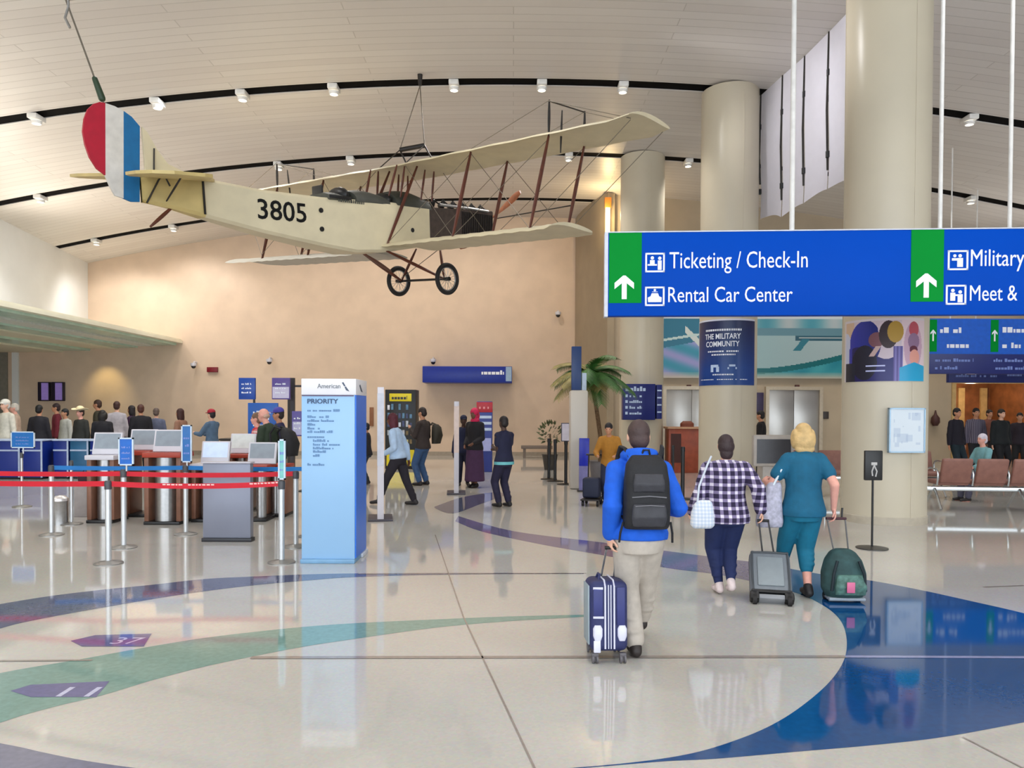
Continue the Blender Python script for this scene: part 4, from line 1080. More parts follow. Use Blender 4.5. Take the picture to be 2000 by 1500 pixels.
def far_person(label, u, vf, face, top, bottom, hair, sk='tan', vtop=None, Y=None, vox=.018, H=None, **kw):
    if Y is None: p = fl(u, vf)
    else: p = at(u, 800, Y)
    if H is None: H = at(u, vtop, p.y).z * 1.0
    return person(label, p.x, p.y, face, H, top, bottom, hair, sk, vox, **kw)
# middle distance
far_person('woman with dark red hair in pale blue shirt and black trousers striding left', 778, 986, 78, (178, 202, 230), (34, 30, 40), ('long', (80, 16, 34)), 'brown', 806, lean=8, hands=((-.18, .22, .98), (.22, -.12, .86)), feet=((-.07, .38, .06, 0), (.07, -.30, .075, 0)), bw=1.05, hem=.5)
far_person('man in dark brown jacket and blue jeans with a backpack, by the vending machine', 826, 948, 62, (52, 42, 40), (56, 86, 128), ('short', (40, 28, 26)), 'tan', 796, hands=((-.1, .30, 1.36), (.14, .28, 1.2)), shoe=(36, 30, 32), nod=12)
p_ = fl(838, 946); t = thing('backpack', 'dark olive backpack worn by the man at the vending machine', 'backpack', (p_.x - .02, p_.y - .10, 1.0), R_(62))
MB().loft([(V((.12, -.16, 0)), .14, .07), (V((.12, -.19, .2)), .155, .11), (V((.12, -.17, .4)), .13, .09), (V((.12, -.14, .47)), .08, .05)], None, 20, .7).build('body', mat('backpack_olive', (48, 44, 34), .7), t)
for s in (-1, 1): MB().tube([V((.12 + s * .09, -.1, .46)), V((.12 + s * .1, .02, .50)), V((.12 + s * .1, .13, .40)), V((.12 + s * .12, .12, .12))], .02, 6).build('shoulder_strap', mat('backpack_olive', (48, 44, 34)), t)
far_person('person in navy uniform with turquoise neck strap, standing left of the pink headscarf', 905, 948, 190, (26, 30, 62), (24, 26, 50), ('cap', (24, 20, 26), (18, 24, 56)), 'dark', 812, bw=.95)
far_person('woman in pink headscarf, black top and purple skirt', 927, 952, 150, (24, 20, 26), (70, 40, 74), ('scarf', (206, 20, 80)), 'brown', 797, skirt=.08, flare=1.05, feet=((-.05, .02, .07, 3), (.05, -.02, .07, -3)), hands=((-.12, .24, 1.05), (.14, .2, 1.0)))
navy, _j = far_person('person in dark navy waistcoat and trousers with turquoise belt, hands folded', 984, 990, 40, (26, 28, 58), (34, 30, 58), ('short', (28, 20, 22)), 'dark', 813, hands=((-.05, .26, 1.12), (.06, .28, 1.06)), bw=1.05, sleeve='short', shoe=(24, 22, 26))
MB().rings([[V((.205 * math.cos(q), .172 * math.sin(q), z)) for q in [2 * math.pi * j / 24 for j in range(24)]] for z in (.80, .855)], cap=False).build('belt', mat('belt_turquoise', (110, 190, 196), .5), navy, 'turquoise belt')
far_person('man in mustard jacket and white shirt leaning on a luggage trolley by the palm', 1191, 984, 165, (176, 120, 40), (34, 40, 66), ('short', (24, 20, 24)), 'tan', 846, lean=18, hands=((-.16, .36, .96), (.2, .34, .96)), H=1.62)
far_person('person half hidden behind the pale blue totem, in black top and dark trousers', 716, 946, 100, (28, 26, 34), (44, 52, 60), ('short', (24, 22, 28)), 'tan', 826)
far_person('person in black coat half hidden behind the middle pillar by the lift', 1487, 0, 60, (16, 14, 18), (18, 16, 20), ('short', (20, 16, 18)), 'tan', 802, Y=20.5)
# by the wood corridor
far_person('tall man in black suit standing beside the brown seats', 1868, 0, 200, (22, 18, 34), (20, 40, 50), ('short', (24, 18, 18)), 'tan', 797, Y=21.5)
far_person('man in grey striped shirt standing behind the seated traveller', 1906, 0, 170, (110, 104, 116), (30, 28, 36), ('short', (26, 20, 22)), 'tan', 797, Y=22.5, topmat=plaid('striped_shirt', (80, 74, 92), (150, 146, 160), (120, 114, 130), 22, .01))
far_person('person in red-brown top standing deep in the wood corridor', 1932, 0, 180, (120, 70, 56), (40, 30, 34), ('short', (40, 24, 20)), 'tan', 800, Y=25.0)
far_person('heavy man in black coat at the corridor entrance', 1955, 0, 190, (18, 24, 28), (20, 20, 26), ('short', (36, 30, 24)), 'fair', 799, Y=22.0, bw=1.2, bd=1.2)
far_person('person in dark clothes at the right edge of the wood corridor', 1992, 0, 150, (34, 24, 36), (22, 20, 24), ('short', (30, 24, 22)), 'tan', 806, Y=23.0)

# queue at the desks on the left
Q = [
 (12, 781, 20.6, 160, (214, 208, 192), (150, 140, 120), ('cap', (200, 196, 190), (226, 222, 210)), 'fair', 'person in cream clothes and white cap at the far left of the queue', {}),
 (30, 788, 22.4, 120, (196, 170, 150), (90, 84, 80), ('short', (206, 196, 184)), 'pink', 'person with white hair and beige top behind the cream-clad one', {}),
 (76, 791, 21.3, 10, (28, 26, 34), (24, 24, 30), ('short', (20, 18, 20)), 'tan', 'black haired man in black jacket seen from behind below the wall screens', {}),
 (111, 788, 23.6, 120, (108, 28, 44), (60, 40, 44), ('short', (44, 24, 26)), 'tan', 'person in maroon top under the two wall screens', {}),
 (128, 798, 22.3, 150, (186, 186, 178), (70, 70, 80), ('short', (26, 26, 28)), 'tan', 'person with dark hair and pale grey top beside the maroon top', {}),
 (158, 797, 21.0, 160, (44, 44, 40), (34, 34, 40), ('cowboy', (60, 44, 40), (236, 220, 178)), 'pink', 'man in cream cowboy hat and dark green jacket', {}),
 (192, 781, 24.2, 100, (56, 52, 36), (40, 40, 40), ('short', (62, 40, 28)), 'tan', 'tall brown haired person in olive jacket behind the cowboy hat', {}),
 (200, 801, 20.8, 5, (22, 20, 26), (20, 20, 26), ('bob', (24, 20, 16)), 'tan', 'broad person with bushy black hair and black jacket seen from behind', dict(bw=1.2)),
 (228, 784, 23.2, 20, (176, 170, 176), (90, 70, 110), ('short', (60, 32, 26)), 'fair', 'brown haired man in light grey shirt seen from behind', {}),
 (258, 792, 24.0, 90, (52, 24, 56), (30, 26, 34), ('long', (26, 18, 24)), 'tan', 'dark haired woman in purple top left of the long black coat', {}),
 (275, 790, 21.6, 30, (18, 16, 24), (18, 18, 24), ('short', (76, 38, 28)), 'tan', 'brown haired person in long black coat', dict(bw=1.1)),
 (305, 797, 22.2, 20, (92, 98, 122), (50, 56, 76), ('short', (96, 80, 72)), 'fair', 'grey haired person in slate blue shirt near the kiosks', {}),
 (353, 798, 20.6, 80, (150, 110, 90), (30, 26, 34), ('long', (58, 24, 20)), 'tan', 'woman with long chestnut hair standing alone against the beige wall', {}),
 (414, 800, 19.6, 70, (80, 104, 130), (50, 56, 80), ('cap', (26, 22, 28), (160, 20, 44)), 'fair', 'person in red cap and denim jacket with arms held out', dict(hands=((-.14, .42, 1.2), (.16, .40, 1.16)))),
]
for u, vt, Y, fc, tp_, bt, hr, sk_, lb, kw in Q:
    far_person(lb, u, 0, fc, tp_, bt, hr, sk_, vt, Y=Y, vox=.024, group='travellers queueing at the desks', **kw)
# three by the purple signs
far_person('pink faced bald man in dark green jacket leaning towards a kiosk', 535, 0, 75, (44, 58, 42), (40, 38, 44), ('bald', (206, 170, 150)), 'pink', 801, Y=13.9, lean=14, bw=1.2, bd=1.2, hands=((-.16, .40, 1.1), (.16, .36, 1.05)), H=1.86)
p_ = at(558, 800, 13.75); t = thing('backpack', 'bulky black backpack on the bald man in the green jacket', 'backpack', (p_.x, p_.y, .98), R_(75))
MB().loft([(V((.0, -.10, 0)), .16, .09), (V((0, -.10, .22)), .18, .13), (V((0, -.04, .42)), .15, .11), (V((0, .02, .5)), .09, .06)], None, 20, .7).build('body', BK, t)
for s in (-1, 1): MB().tube([V((s * .1, .03, .48)), V((s * .11, .16, .52)), V((s * .12, .24, .40)), V((s * .14, .2, .14))], .022, 6).build('shoulder_strap', BK, t)
far_person('person in blue-purple cap and navy jacket behind the bald man', 546, 0, 100, (40, 40, 80), (30, 30, 40), ('cap', (40, 30, 30), (70, 66, 160)), 'tan', 797, Y=15.4)
far_person('person in red and white checked shirt between the kiosks and the bald man', 503, 0, 100, (196, 40, 56), (40, 36, 46), ('short', (120, 90, 70)), 'pink', 806, Y=15.0, topmat=plaid('red_check', (196, 36, 52), (232, 200, 196), (214, 110, 112), 10, 10))
# ================================================================== luggage
NVY = mat('suitcase_navy', (38, 44, 92), .55, 0, .12, 16, bump=.2); LAV = mat('suitcase_piping', (214, 214, 232), .5); GRYP = mat('suitcase_grey_side', (150, 164, 172), .55)
s0 = fl(1190, 1297)
sc = thing('suitcase', 'navy four wheeled suitcase with pale piping, pulled by the man in the blue jacket', 'suitcase', (s0.x, s0.y, 0), R_(2))
LN = Matrix.Rotation(R_(-4), 4, 'X')
def lm(p): return LN @ V(p)
m_ = MB(); m_.box((0, .15, .335), (.275, .32, .50), bev=.05, seg=4); o = m_.build('shell', NVY, sc); o.matrix_local = LN
mb = MB()
for x in (-.03, .035): mb.tube([V((x, -.016, .11)), V((x, -.016, .55)), V((x, .03, .588)), V((x, .29, .588))], .0065, 6)
for x in (-.006, .012): mb.tube([V((x, -.014, .11)), V((x, -.014, .56))], .004, 6)
mb.tube([V((-.115, -.008, .535)), V((-.045, -.014, .535))], .009, 6); mb.tube([V((-.115, -.01, .33)), V((-.04, -.016, .33))], .009, 6)
o = mb.build('piping', LAV, sc); o.matrix_local = LN
mb = MB(); PKM = mat('suitcase_navy_pocket', (46, 52, 112), .5, 0, .1, 14)
for x, z, wd, hh in ((-.08, .435, .07, .19), (.083, .41, .06, .27)):
    o = MB().box((x, -.014, z), (wd, .014, hh), bev=.006).build('pocket', PKM, sc); o.matrix_local = LN
for x in (-.082, .092):
    o = MB().loft([(V((x, -.004, .165)), .022, .014), (V((x, -.006, .20)), .034, .022), (V((x, -.006, .25)), .034, .022), (V((x, -.004, .275)), .022, .012)], None, 16, .7).build('corner_guard', LAV, sc); o.matrix_local = LN
o = MB().box((-.088, -.014, .125), (.05, .01, .085), bev=.006).build('name_tag', LAV, sc); o.matrix_local = LN
o = MB().box((-.141, .15, .34), (.012, .25, .42), bev=.005).build('side_pocket', GRYP, sc); o.matrix_local = LN
for x in (-.1, .1):
    for y in (.02, .28):
        mb = MB(); mb.box((x, y, .062), (.05, .04, .03), bev=.008); mb.box((x, y, .04), (.012, .03, .05)); mb.cyl((x - .022, y, .032), (x - .008, y, .032), .031, n=18); mb.cyl((x + .008, y, .032), (x + .022, y, .032), .031, n=18)
        mb.build('wheel', mat('wheel_grey', (96, 92, 96), .5), sc)
hd = man.location + mj['wr'][0]; hd = hd + V((.012, -.012, -.09))
ra = -R_(2); loc = hd - V((s0.x, s0.y, 0)); hl_ = V((loc.x * math.cos(ra) - loc.y * math.sin(ra), loc.x * math.sin(ra) + loc.y * math.cos(ra), loc.z))
mb = MB()
for x in (-.05, .05): mb.tube([lm((x + .03, .27, .56)), hl_ + V((x * .75, 0, -.01))], .008, 8)
mb.build('pull_tube', STEEL, sc)
MB().tube([hl_ + V((-.05, 0, 0)), hl_ + V((.05, 0, 0))], .013, 8).build('pull_handle', BLACKP, sc)
MB().tube([lm((-.06, .10, .58)), lm((-.05, .12, .615)), lm((-.05, .19, .615)), lm((-.06, .21, .58))], .010, 6).build('carry_handle', mat('suitcase_navy'  , (38, 44, 92)), sc)

GRS = mat('suitcase_grey', (122, 128, 134), .5, 0, .08, 14); GRD = mat('suitcase_trim', (74, 78, 82), .5)
s0 = fl(1509, 1184)
sc = thing('suitcase', 'grey wheeled suitcase tilted behind the woman in the plaid shirt', 'suitcase', (s0.x, s0.y, 0), R_(-14))
LN = Matrix.Translation((0, .06, .05)) @ Matrix.Rotation(R_(-44), 4, 'X')
def pp(mb, name, m): o = mb.build(name, m, sc); o.matrix_local = LN; return o
pp(MB().box((0, .10, .29), (.38, .20, .50), bev=.045, seg=4), 'shell', GRS)
ringp = [V((sx * .165, -.004, z)) for sx, z in ((-1, .08), (-1, .5), (1, .5), (1, .08))]
pp(MB().tube(smooth_curve([V((-.165, -.004, .1)), V((-.165, -.004, .48)), V((-.14, -.004, .515)), V((.14, -.004, .515)), V((.165, -.004, .48)), V((.165, -.004, .1)), V((.14, -.004, .07)), V((-.14, -.004, .07))], 3, True), .010, 6, close=True), 'piping', GRD)
pp(MB().box((0, -.006, .30), (.24, .024, .32), bev=.01), 'front_pocket', mat('suitcase_grey_pocket', (140, 148, 152), .5, 0, .06, 12))
pp(MB().box((0, -.004, .075), (.37, .04, .035), bev=.008), 'bumper', BLACKP)
pp(MB().box((0, .04, .02), (.24, .12, .05), bev=.012), 'base_shoe', mat('suitcase_base', (140, 142, 146), .45))
for x in (-.155, .155):
    pp(MB().box((x, .02, .03), (.09, .10, .09), bev=.02), 'wheel_housing', BLACKP)
    mb = MB(); mb.cyl((x - .018, .045, .045), (x + .018, .045, .045), .045, n=20); mb.build('wheel', RUB, sc)
hd = woman.location + wj['wr'][1] + V((.012, -.03, -.09)); loc = hd - V((s0.x, s0.y, 0)); loc.rotate(Matrix.Rotation(R_(14), 3, 'Z'))
mb = MB()
for x in (-.05, .06): mb.tube([LN @ V((x, .12, .52)), loc + V((x * .8, 0, -.005))], .0085, 8)
mb.build('pull_tube', mat('tube_grey', (120, 118, 118), .35, .7), sc); MB().tube([loc + V((-.055, 0, 0)), loc + V((.055, 0, 0))], .014, 8).build('pull_handle', BLACKP, sc)

GRN = mat('rucksack_green', (44, 74, 74), .75, 0, .35, 9, bump=.3); GRNL = mat('rucksack_leafy', (82, 118, 108), .7, 0, .4, 22)
s0 = fl(1655, 1178)
sc = thing('wheeled_backpack', 'dark green wheeled backpack with pink tag, pulled by the blonde woman', 'backpack', (s0.x, s0.y, 0), R_(-3))
m_ = MB(); m_.loft([(V((.0, .10, .045)), .17, .11), (V((0, .10, .12)), .205, .135), (V((0, .11, .27)), .205, .13), (V((0, .125, .39)), .17, .11), (V((0, .14, .46)), .12, .08), (V((0, .15, .49)), .07, .05)], None, 28, .75); m_.remesh('body', GRN, .012, sc, it=4)
m_ = MB(); m_.loft([(V((.02, -.02, .08)), .14, .03), (V((.02, -.03, .16)), .15, .045), (V((.02, -.01, .27)), .12, .03)], None, 22, .75); m_.remesh('front_pocket', GRNL, .010, sc, it=4)
for s in (-1, 1): MB().tube([V((s * .1, -.01, .40)), V((s * .14, -.035, .28)), V((s * .155, -.03, .12))], .014, 6).build('strap', mat('rucksack_dark', (18, 34, 40), .7), sc)
MB().box((.0, -.085, .165), (.075, .012, .10), bev=.02).build('pink_tag', mat('tag_pink', (222, 112, 150), .5), sc)
MB().box((0, .07, .035), (.34, .16, .03), bev=.01).build('base_plate', mat('base_pale', (150, 160, 170), .4), sc)
for x in (-.15, .15): MB().cyl((x - .02, .15, .035), (x + .02, .15, .035), .035, n=18).build('wheel', RUB, sc)
hd = blonde.location + bj['wr'][1] + V((.01, -.02, -.09)); loc = hd - V((s0.x, s0.y, 0)); 
mb = MB()
for x in (-.085, .085): mb.tube([V((x * .8, .16, .44)), loc + V((x, 0, -.005))], .0075, 8)
mb.build('pull_tube', mat('tube_grey', (120, 118, 118)), sc); MB().tube([loc + V((-.095, 0, 0)), loc + V((.095, 0, 0))], .013, 8).build('pull_handle', mat('handle_plum', (70, 36, 44), .5), sc)
MB().tube([loc + V((.06, .02, 0)), loc + V((.065, .02, .10))], .009, 6).build('handle_grip', BLACKP, sc)

# shoulder bags
GH = plaid('gingham_bag', (196, 208, 226), (236, 238, 244), (214, 222, 234), 30, 30)
c = at(1372, 1005, wy - .16)
t = thing('handbag', 'pale blue gingham handbag hanging at the left hip of the woman in plaid', 'bag', (c.x, c.y, c.z - .13))
m_ = MB(); m_.loft([(V((0, 0, 0)), .09, .05), (V((0, 0, .03)), .115, .075), (V((0, 0, .14)), .11, .07), (V((.01, .0, .24)), .085, .045), (V((.02, 0, .27)), .05, .02)], None, 22, .7); m_.remesh('body', GH, .011, t, it=3)
MB().tube([V((-.05, 0, .24)), V((-.03, .02, .40)), V((.07, .08, .62)), V((.12, .16, .68))], .010, 6).build('strap', mat('bag_strap_pale', (206, 214, 226), .6), t)
c = at(1507, 985, by_ + .02)
t = thing('tote_bag', 'pale grey patterned tote bag under the left arm of the blonde woman', 'bag', (c.x, c.y, c.z - .22))
m_ = MB(); m_.loft([(V((-.02, 0, 0)), .12, .07), (V((-.02, 0, .05)), .13, .09), (V((-.01, 0, .25)), .105, .08), (V((.02, 0, .40)), .075, .05), (V((.03, 0, .44)), .05, .03)], None, 22, .75); m_.remesh('body', mat('tote_grey', (178, 176, 192), .75, 0, .25, 24), .012, t, it=3)
MB().tube([V((.0, -.03, .40)), V((.07, -.06, .56)), V((.135, -.06, .685)), V((.15, .02, .70)), V((.14, .08, .6))], .012, 6).build('strap', mat('bag_strap_white', (220, 230, 236), .5), t)
t = thing('luggage_trolley', 'dark luggage trolley pushed by the man in the mustard jacket', 'trolley', (fl(1170, 982).x, fl(1170, 982).y, 0), R_(165))
mb = MB(); mb.tube([V((-.05, .18, .05)), V((-.05, .05, .95))], .014, 6); mb.tube([V((.2, .18, .05)), V((.2, .05, .95))], .014, 6); mb.tube([V((-.1, .05, .95)), V((.25, .05, .95))], .018, 6); mb.build('push_frame', DARK, t)
MB().box((.08, .42, .12), (.36, .5, .03), bev=.01).build('platform', DARK, t)
MB().box((.08, .42, .34), (.32, .28, .38), bev=.04, seg=3).build('bag', mat('trolley_bag_navy', (30, 36, 60), .7), t)
for x in (-.06, .22): MB().cyl((x - .02, .18, .075), (x + .02, .18, .075), .075, n=16).build('wheel', RUB, t); MB().cyl((x - .02, .6, .05), (x + .02, .6, .05), .05, n=16).build('wheel', RUB, t)

# ================================================================== barrier posts and belts
SIL = mat('post_silver', (206, 208, 210), .3, .55, .04, 10); PBASE = mat('post_base', (150, 148, 144), .35, .6)
def post(u, v, label, h=1.0, r=.034, m=SIL, base=.16, sign=None, grp='silver barrier posts'):
    p = fl(u, v); t = thing('barrier_post', label, 'post', (p.x, p.y, 0), 0, grp)
    MB().lathe([(base, 0), (base, .012), (base * .8, .022), (r + .01, .034), (r, .04)], n=28).build('base', PBASE if m is SIL else m, t)
    MB().cyl((0, 0, .03), (0, 0, h - .10), r, n=18).build('pole', m, t)
    MB().lathe([(r + .006, h - .10), (r + .008, h - .02), (r - .002, h)], n=18).build('belt_head', mat('post_head', (70, 70, 74), .4) if m is SIL else m, t)
    return t, p
pA, a_ = post(212, 1101, 'silver post nearest to the camera on the left, ending the lower red belt', .97)
pB, b_ = post(550, 1099, 'silver post with a tall glass fin just left of the pale blue totem', .97)
pC, c_ = post(242, 1070, 'silver post carrying a framed blue notice above the belts', 1.02)
pD, d_ = post(101, 1045, 'silver post with white round foot, second from the left edge')
pE, e_ = post(363, 1044, 'silver post carrying a narrow glass notice, left of the grey podium')
pF, f_ = post(578, 1068, 'silver post half behind the left edge of the totem')
pG, g_ = post(140, 1024, 'thin silver post behind the two left barrier rows', 1.0, .022)
pH, h_ = post(43, 990, 'thin silver post carrying a framed blue notice at far left', 1.0, .022)
RB = mat('belt_red', (206, 14, 40), .6, 0, .08, 6); BB = mat('belt_blue', (20, 116, 190), .6, 0, .08, 6)
def belt(p, q, z0, z1, h, m, label, grp, sag=.02, letters=None):
    t = thing('barrier_belt', label, 'belt', (p.x, p.y, 0), 0, grp); d = V((q.x - p.x, q.y - p.y, 0)); n = V((-d.y, d.x, 0)).normalized() * .002
    mb = MB(); rs = []
    for k in range(17):
        f = k / 16; c = d * f + V((0, 0, z0 + (z1 - z0) * f - sag * 4 * f * (1 - f))); rs.append([c - n - V((0, 0, h / 2)), c + n - V((0, 0, h / 2)), c + n + V((0, 0, h / 2)), c - n + V((0, 0, h / 2))])
    mb.rings(rs); mb.build('webbing', m, t)
    if letters:
        mb = MB(); ax = d.normalized()
        for s0_, s1_, sd in letters:
            rr = random.Random(sd); s = s0_
            while s < s1_:
                w_ = rr.uniform(.02, .045); f = s / d.length; zc = z0 + (z1 - z0) * f - sag * 4 * f * (1 - f) + h * .12
                if rr.random() > .12:
                    o_ = -n * 1.5 if n.y > 0 else n * 1.5
                    a = ax * s + V((0, 0, zc)) + o_; mb.quad(a, a + ax * w_, a + ax * w_ + V((0, 0, h * .26)), a + V((0, 0, h * .26)))
                s += w_ + .012
        mb.build('lettering', mat('belt_print', (236, 196, 190), .5), t, smooth=False)
    return t
lft = V((-7.4, 9.3, 0))
belt(lft, a_, .93, .935, .062, RB, 'lower red belt from the left edge to the nearest post', 'red barrier belts')
belt(a_, b_, .935, .935, .062, RB, 'lower red belt from the nearest post to the post by the totem', 'red barrier belts', .03, letters=((.62, 1.18, 5), (1.62, 1.95, 6)))
l2 = V((-8.0, 10.1, 0))
belt(l2, c_, .98, .965, .062, RB, 'upper red belt from the left edge to the framed blue notice', 'red barrier belts')
belt(c_, f_, .965, .965, .062, RB, 'upper red belt from the framed blue notice to the post behind the totem', 'red barrier belts', .02)
belt(d_, e_, .965, .965, .06, BB, 'blue belt between the post with white foot and the narrow glass notice', 'blue barrier belts', .01)
pI, i_ = post(604, 1048, 'silver post hidden behind the pale blue totem, ending the blue belt')
belt(e_, i_, .965, .965, .06, BB, 'blue belt crossing in front of the grey podium', 'blue barrier belts', .01)
def notice(post_, p, u0, u1, v0, v1, label, col, seed, z_post):
    a, b = at(u0, v1, p.y - .03), at(u1, v0, p.y - .03); W = b.x - a.x; H = b.z - a.z
    t = thing('notice_frame', label, 'sign', (a.x, a.y, a.z))
    mb = MB(); f = .018
    mb.bx((0, 0, 0), (W, .025, f)); mb.bx((0, 0, H - f), (W, .025, H)); mb.bx((0, 0, 0), (f, .025, H)); mb.bx((W - f, 0, 0), (W, .025, H)); mb.build('frame', mat('frame_pale', (206, 222, 236), .35), t)
    MB().bx((f, .008, f), (W - f, .02, H - f)).build('card', mat('card_%d' % seed, col, .4), t)
    if H > .2 or W > .2:
        mb = MB()
        for k in range(3): scribble(mb, W * .2, H * (.62 - .2 * k), W * .55, H * .07, .006, seed + k)
        mb.build('lettering', mat('sign_pale_blue', (120, 140, 206)), t, smooth=False)
    if z_post: MB().cyl((W / 2, .02, -(a.z - z_post)), (W / 2, .02, f), .012, n=8).build('stem', SIL, t)
notice(pC, c_, 231, 260, 855, 909, 'blue notice in a pale frame on the second belt row post', (0, 100, 196), 200, 1.0)
notice(pH, h_, 21, 67, 843, 875, 'wide blue notice in a pale frame at the far left', (0, 106, 184), 210, .98)
notice(pE, e_, 354, 374, 830, 903, 'narrow tall blue and glass notice left of the white kiosk screen', (40, 110, 180), 220, .98)
notice(pB, b_, 543, 557, 858, 937, 'slim pale glass fin on the post beside the totem', (130, 200, 196), 230, 0)

# black posts near the palm
for k, (u, v, lb) in enumerate(((1072, 936, 'black barrier post, leftmost of the three by the plant'), (1084, 940, 'black barrier post, middle of the three by the plant'), (1105, 946, 'black barrier post carrying a white notice by the palm'), (1333, 975, 'black barrier post below the red wood counter'), (1314, 968, 'thin black barrier post left of the red wood counter'))):
    post(u, v, lb, 1.08, .04 if k < 4 else .025, BLACKP, .22, grp='black barrier posts')
p = fl(1105, 946); a = at(1096, 858, p.y - .05)
t = thing('notice_frame', 'white notice in a dark frame on the black post by the palm', 'sign', (a.x, p.y - .045, 1.06)); W = .22; H = at(1096, 826, p.y).z - 1.06
MB().bx((0, 0, 0), (W, .03, H)).build('frame', mat('frame_slate', (60, 60, 80), .4), t); MB().bx((.02, -.004, .02), (W - .02, .01, H - .02)).build('card', mat('card_white', (214, 208, 222), .5), t)

# ================================================================== podium and kiosks
a, b = fl(396, 1058), fl(490, 1058); W = b.x - a.x; Ht = at(395, 905, a.y).z
PG = mat('podium_grey', (136, 140, 156), .35, .25, .04, 2); PGL = mat('podium_rim', (200, 198, 208), .3)
t = thing('podium', 'plain grey metal podium standing behind the red belts', 'podium', (a.x, a.y, 0))
MB().bx((.0, 0, .05), (W, .13, Ht), bev=.012).build('body', PG, t); MB().bx((-.015, -.015, 0), (W + .015, .145, .05), bev=.006).build('plinth', mat('podium_plinth', (40, 40, 46), .4), t)
MB().bx((-.012, -.02, Ht), (W + .012, .15, Ht + .02), bev=.006).build('top', PGL, t)
WOODP = mat('kiosk_wood', (132, 90, 70), .4, 0, .2, 4); WHTM = mat('kiosk_white', (216, 214, 222), .35, 0, .02, 2); SCR = mat('kiosk_screen', (190, 206, 240), .2, emit=.25); SCRD = mat('kiosk_screen_dim', (150, 160, 170), .2)
def kiosk(u, v, label, w_=.44, cyl=True, wood=True, redtop=False, scr=SCR, scol=None, hh=1.0, screen=True, su=None, back=True):
    p = fl(u, v); t = thing('check_in_kiosk', label, 'kiosk', (p.x, p.y, 0), 0, 'self service kiosks behind the belts')
    MB().bx((-w_ / 2 - .03, -.02, 0), (w_ / 2 + .03, .5, .05), bev=.008).build('base', BLACKP, t)
    if cyl: MB().cyl((0, .2, .05), (0, .2, hh * .82), w_ * .36, n=28).build('column', STEEL, t)
    if wood:
        for s in (-1, 1): MB().bx((s * w_ / 2 - .035, .02, .05), (s * w_ / 2 + .035, .46, hh * .82), bev=.006).build('side_panel', WOODP, t)
    MB().bx((-w_ / 2 - .05, -.02, hh * .82), (w_ / 2 + .05, .5, hh * .88), bev=.01).build('desk', mat('kiosk_red', (170, 60, 40), .4) if redtop else WHTM, t)
    if screen:
        tl = Matrix.Rotation(R_(-14), 4, 'X'); tl.translation = V((su or 0, .22, hh * .88))
        o = MB().bx((-.23, -.03, 0), (.23, .03, .36), bev=.012).build('monitor', WHTM, t); o.matrix_local = tl
        o2 = MB().bx((-.2, -.034, .09), (.2, -.02, .335)).build('screen', scr, o)
    return t
kiosk(195, 1022, 'self service kiosk with brown side panel at the left of the row', .36, scr=SCRD, hh=1.22)
kiosk(316, 1025, 'self service kiosk with shiny round steel column', .50, scr=SCRD, redtop=True, hh=1.28)
kiosk(268, 1010, 'self service kiosk with orange-red top behind the steel column one', .34, scr=SCRD, redtop=True, hh=1.26, cyl=False)
kiosk(405, 1020, 'self service kiosk with big glowing white screen above the podium', .46, hh=1.06, su=.04)
kiosk(503, 1019, 'self service kiosk with slim silver column right of the podium', .22, wood=False, redtop=True, hh=1.04, scr=SCRD)
kiosk(466, 1000, 'white backed kiosk with red base between the screen and the bald man', .30, redtop=True, scr=mat('kiosk_paper', (222, 226, 224), .5), hh=1.16)
kiosk(536, 1010, 'dark red sided kiosk beside the totem', .3, hh=1.0, screen=False, redtop=True)
# low bins and boxes at the far left
p = fl(118, 1024); t = thing('litter_bin', 'low silver litter bin with domed lid between the posts', 'bin', (p.x, p.y, 0), 0)
MB().lathe([(.115, 0), (.115, .36), (.12, .37)], n=24).build('drum', STEEL, t); MB().lathe([(.122, .37), (.115, .41), (.07, .445), (.01, .455)], n=24).build('lid', mat('bin_lid', (220, 216, 214), .3, .5), t)
p = fl(157, 1010); t = thing('grey_pedestal', 'plain grey pedestal with a dark bag on top, left of the kiosks', 'pedestal', (p.x, p.y, 0))
MB().bx((-.11, 0, 0), (.11, .3, .58), bev=.01).build('body', mat('pedestal_grey', (160, 152, 150), .5), t)
p = V((p.x, p.y, .58)); t = thing('bag', 'small dark bag lying on the grey pedestal', 'bag', (p.x, p.y + .15, .58)); MB().loft([(V((0, 0, 0)), .10, .08), (V((0, 0, .09)), .11, .09), (V((.01, 0, .16)), .07, .05)], None, 18, .7).build('body', mat('bag_maroon', (50, 22, 34), .7), t); MB().tube([V((-.05, 0, .14)), V((0, 0, .22)), V((.05, 0, .14))], .008, 6).build('handle', BLACKP, t)

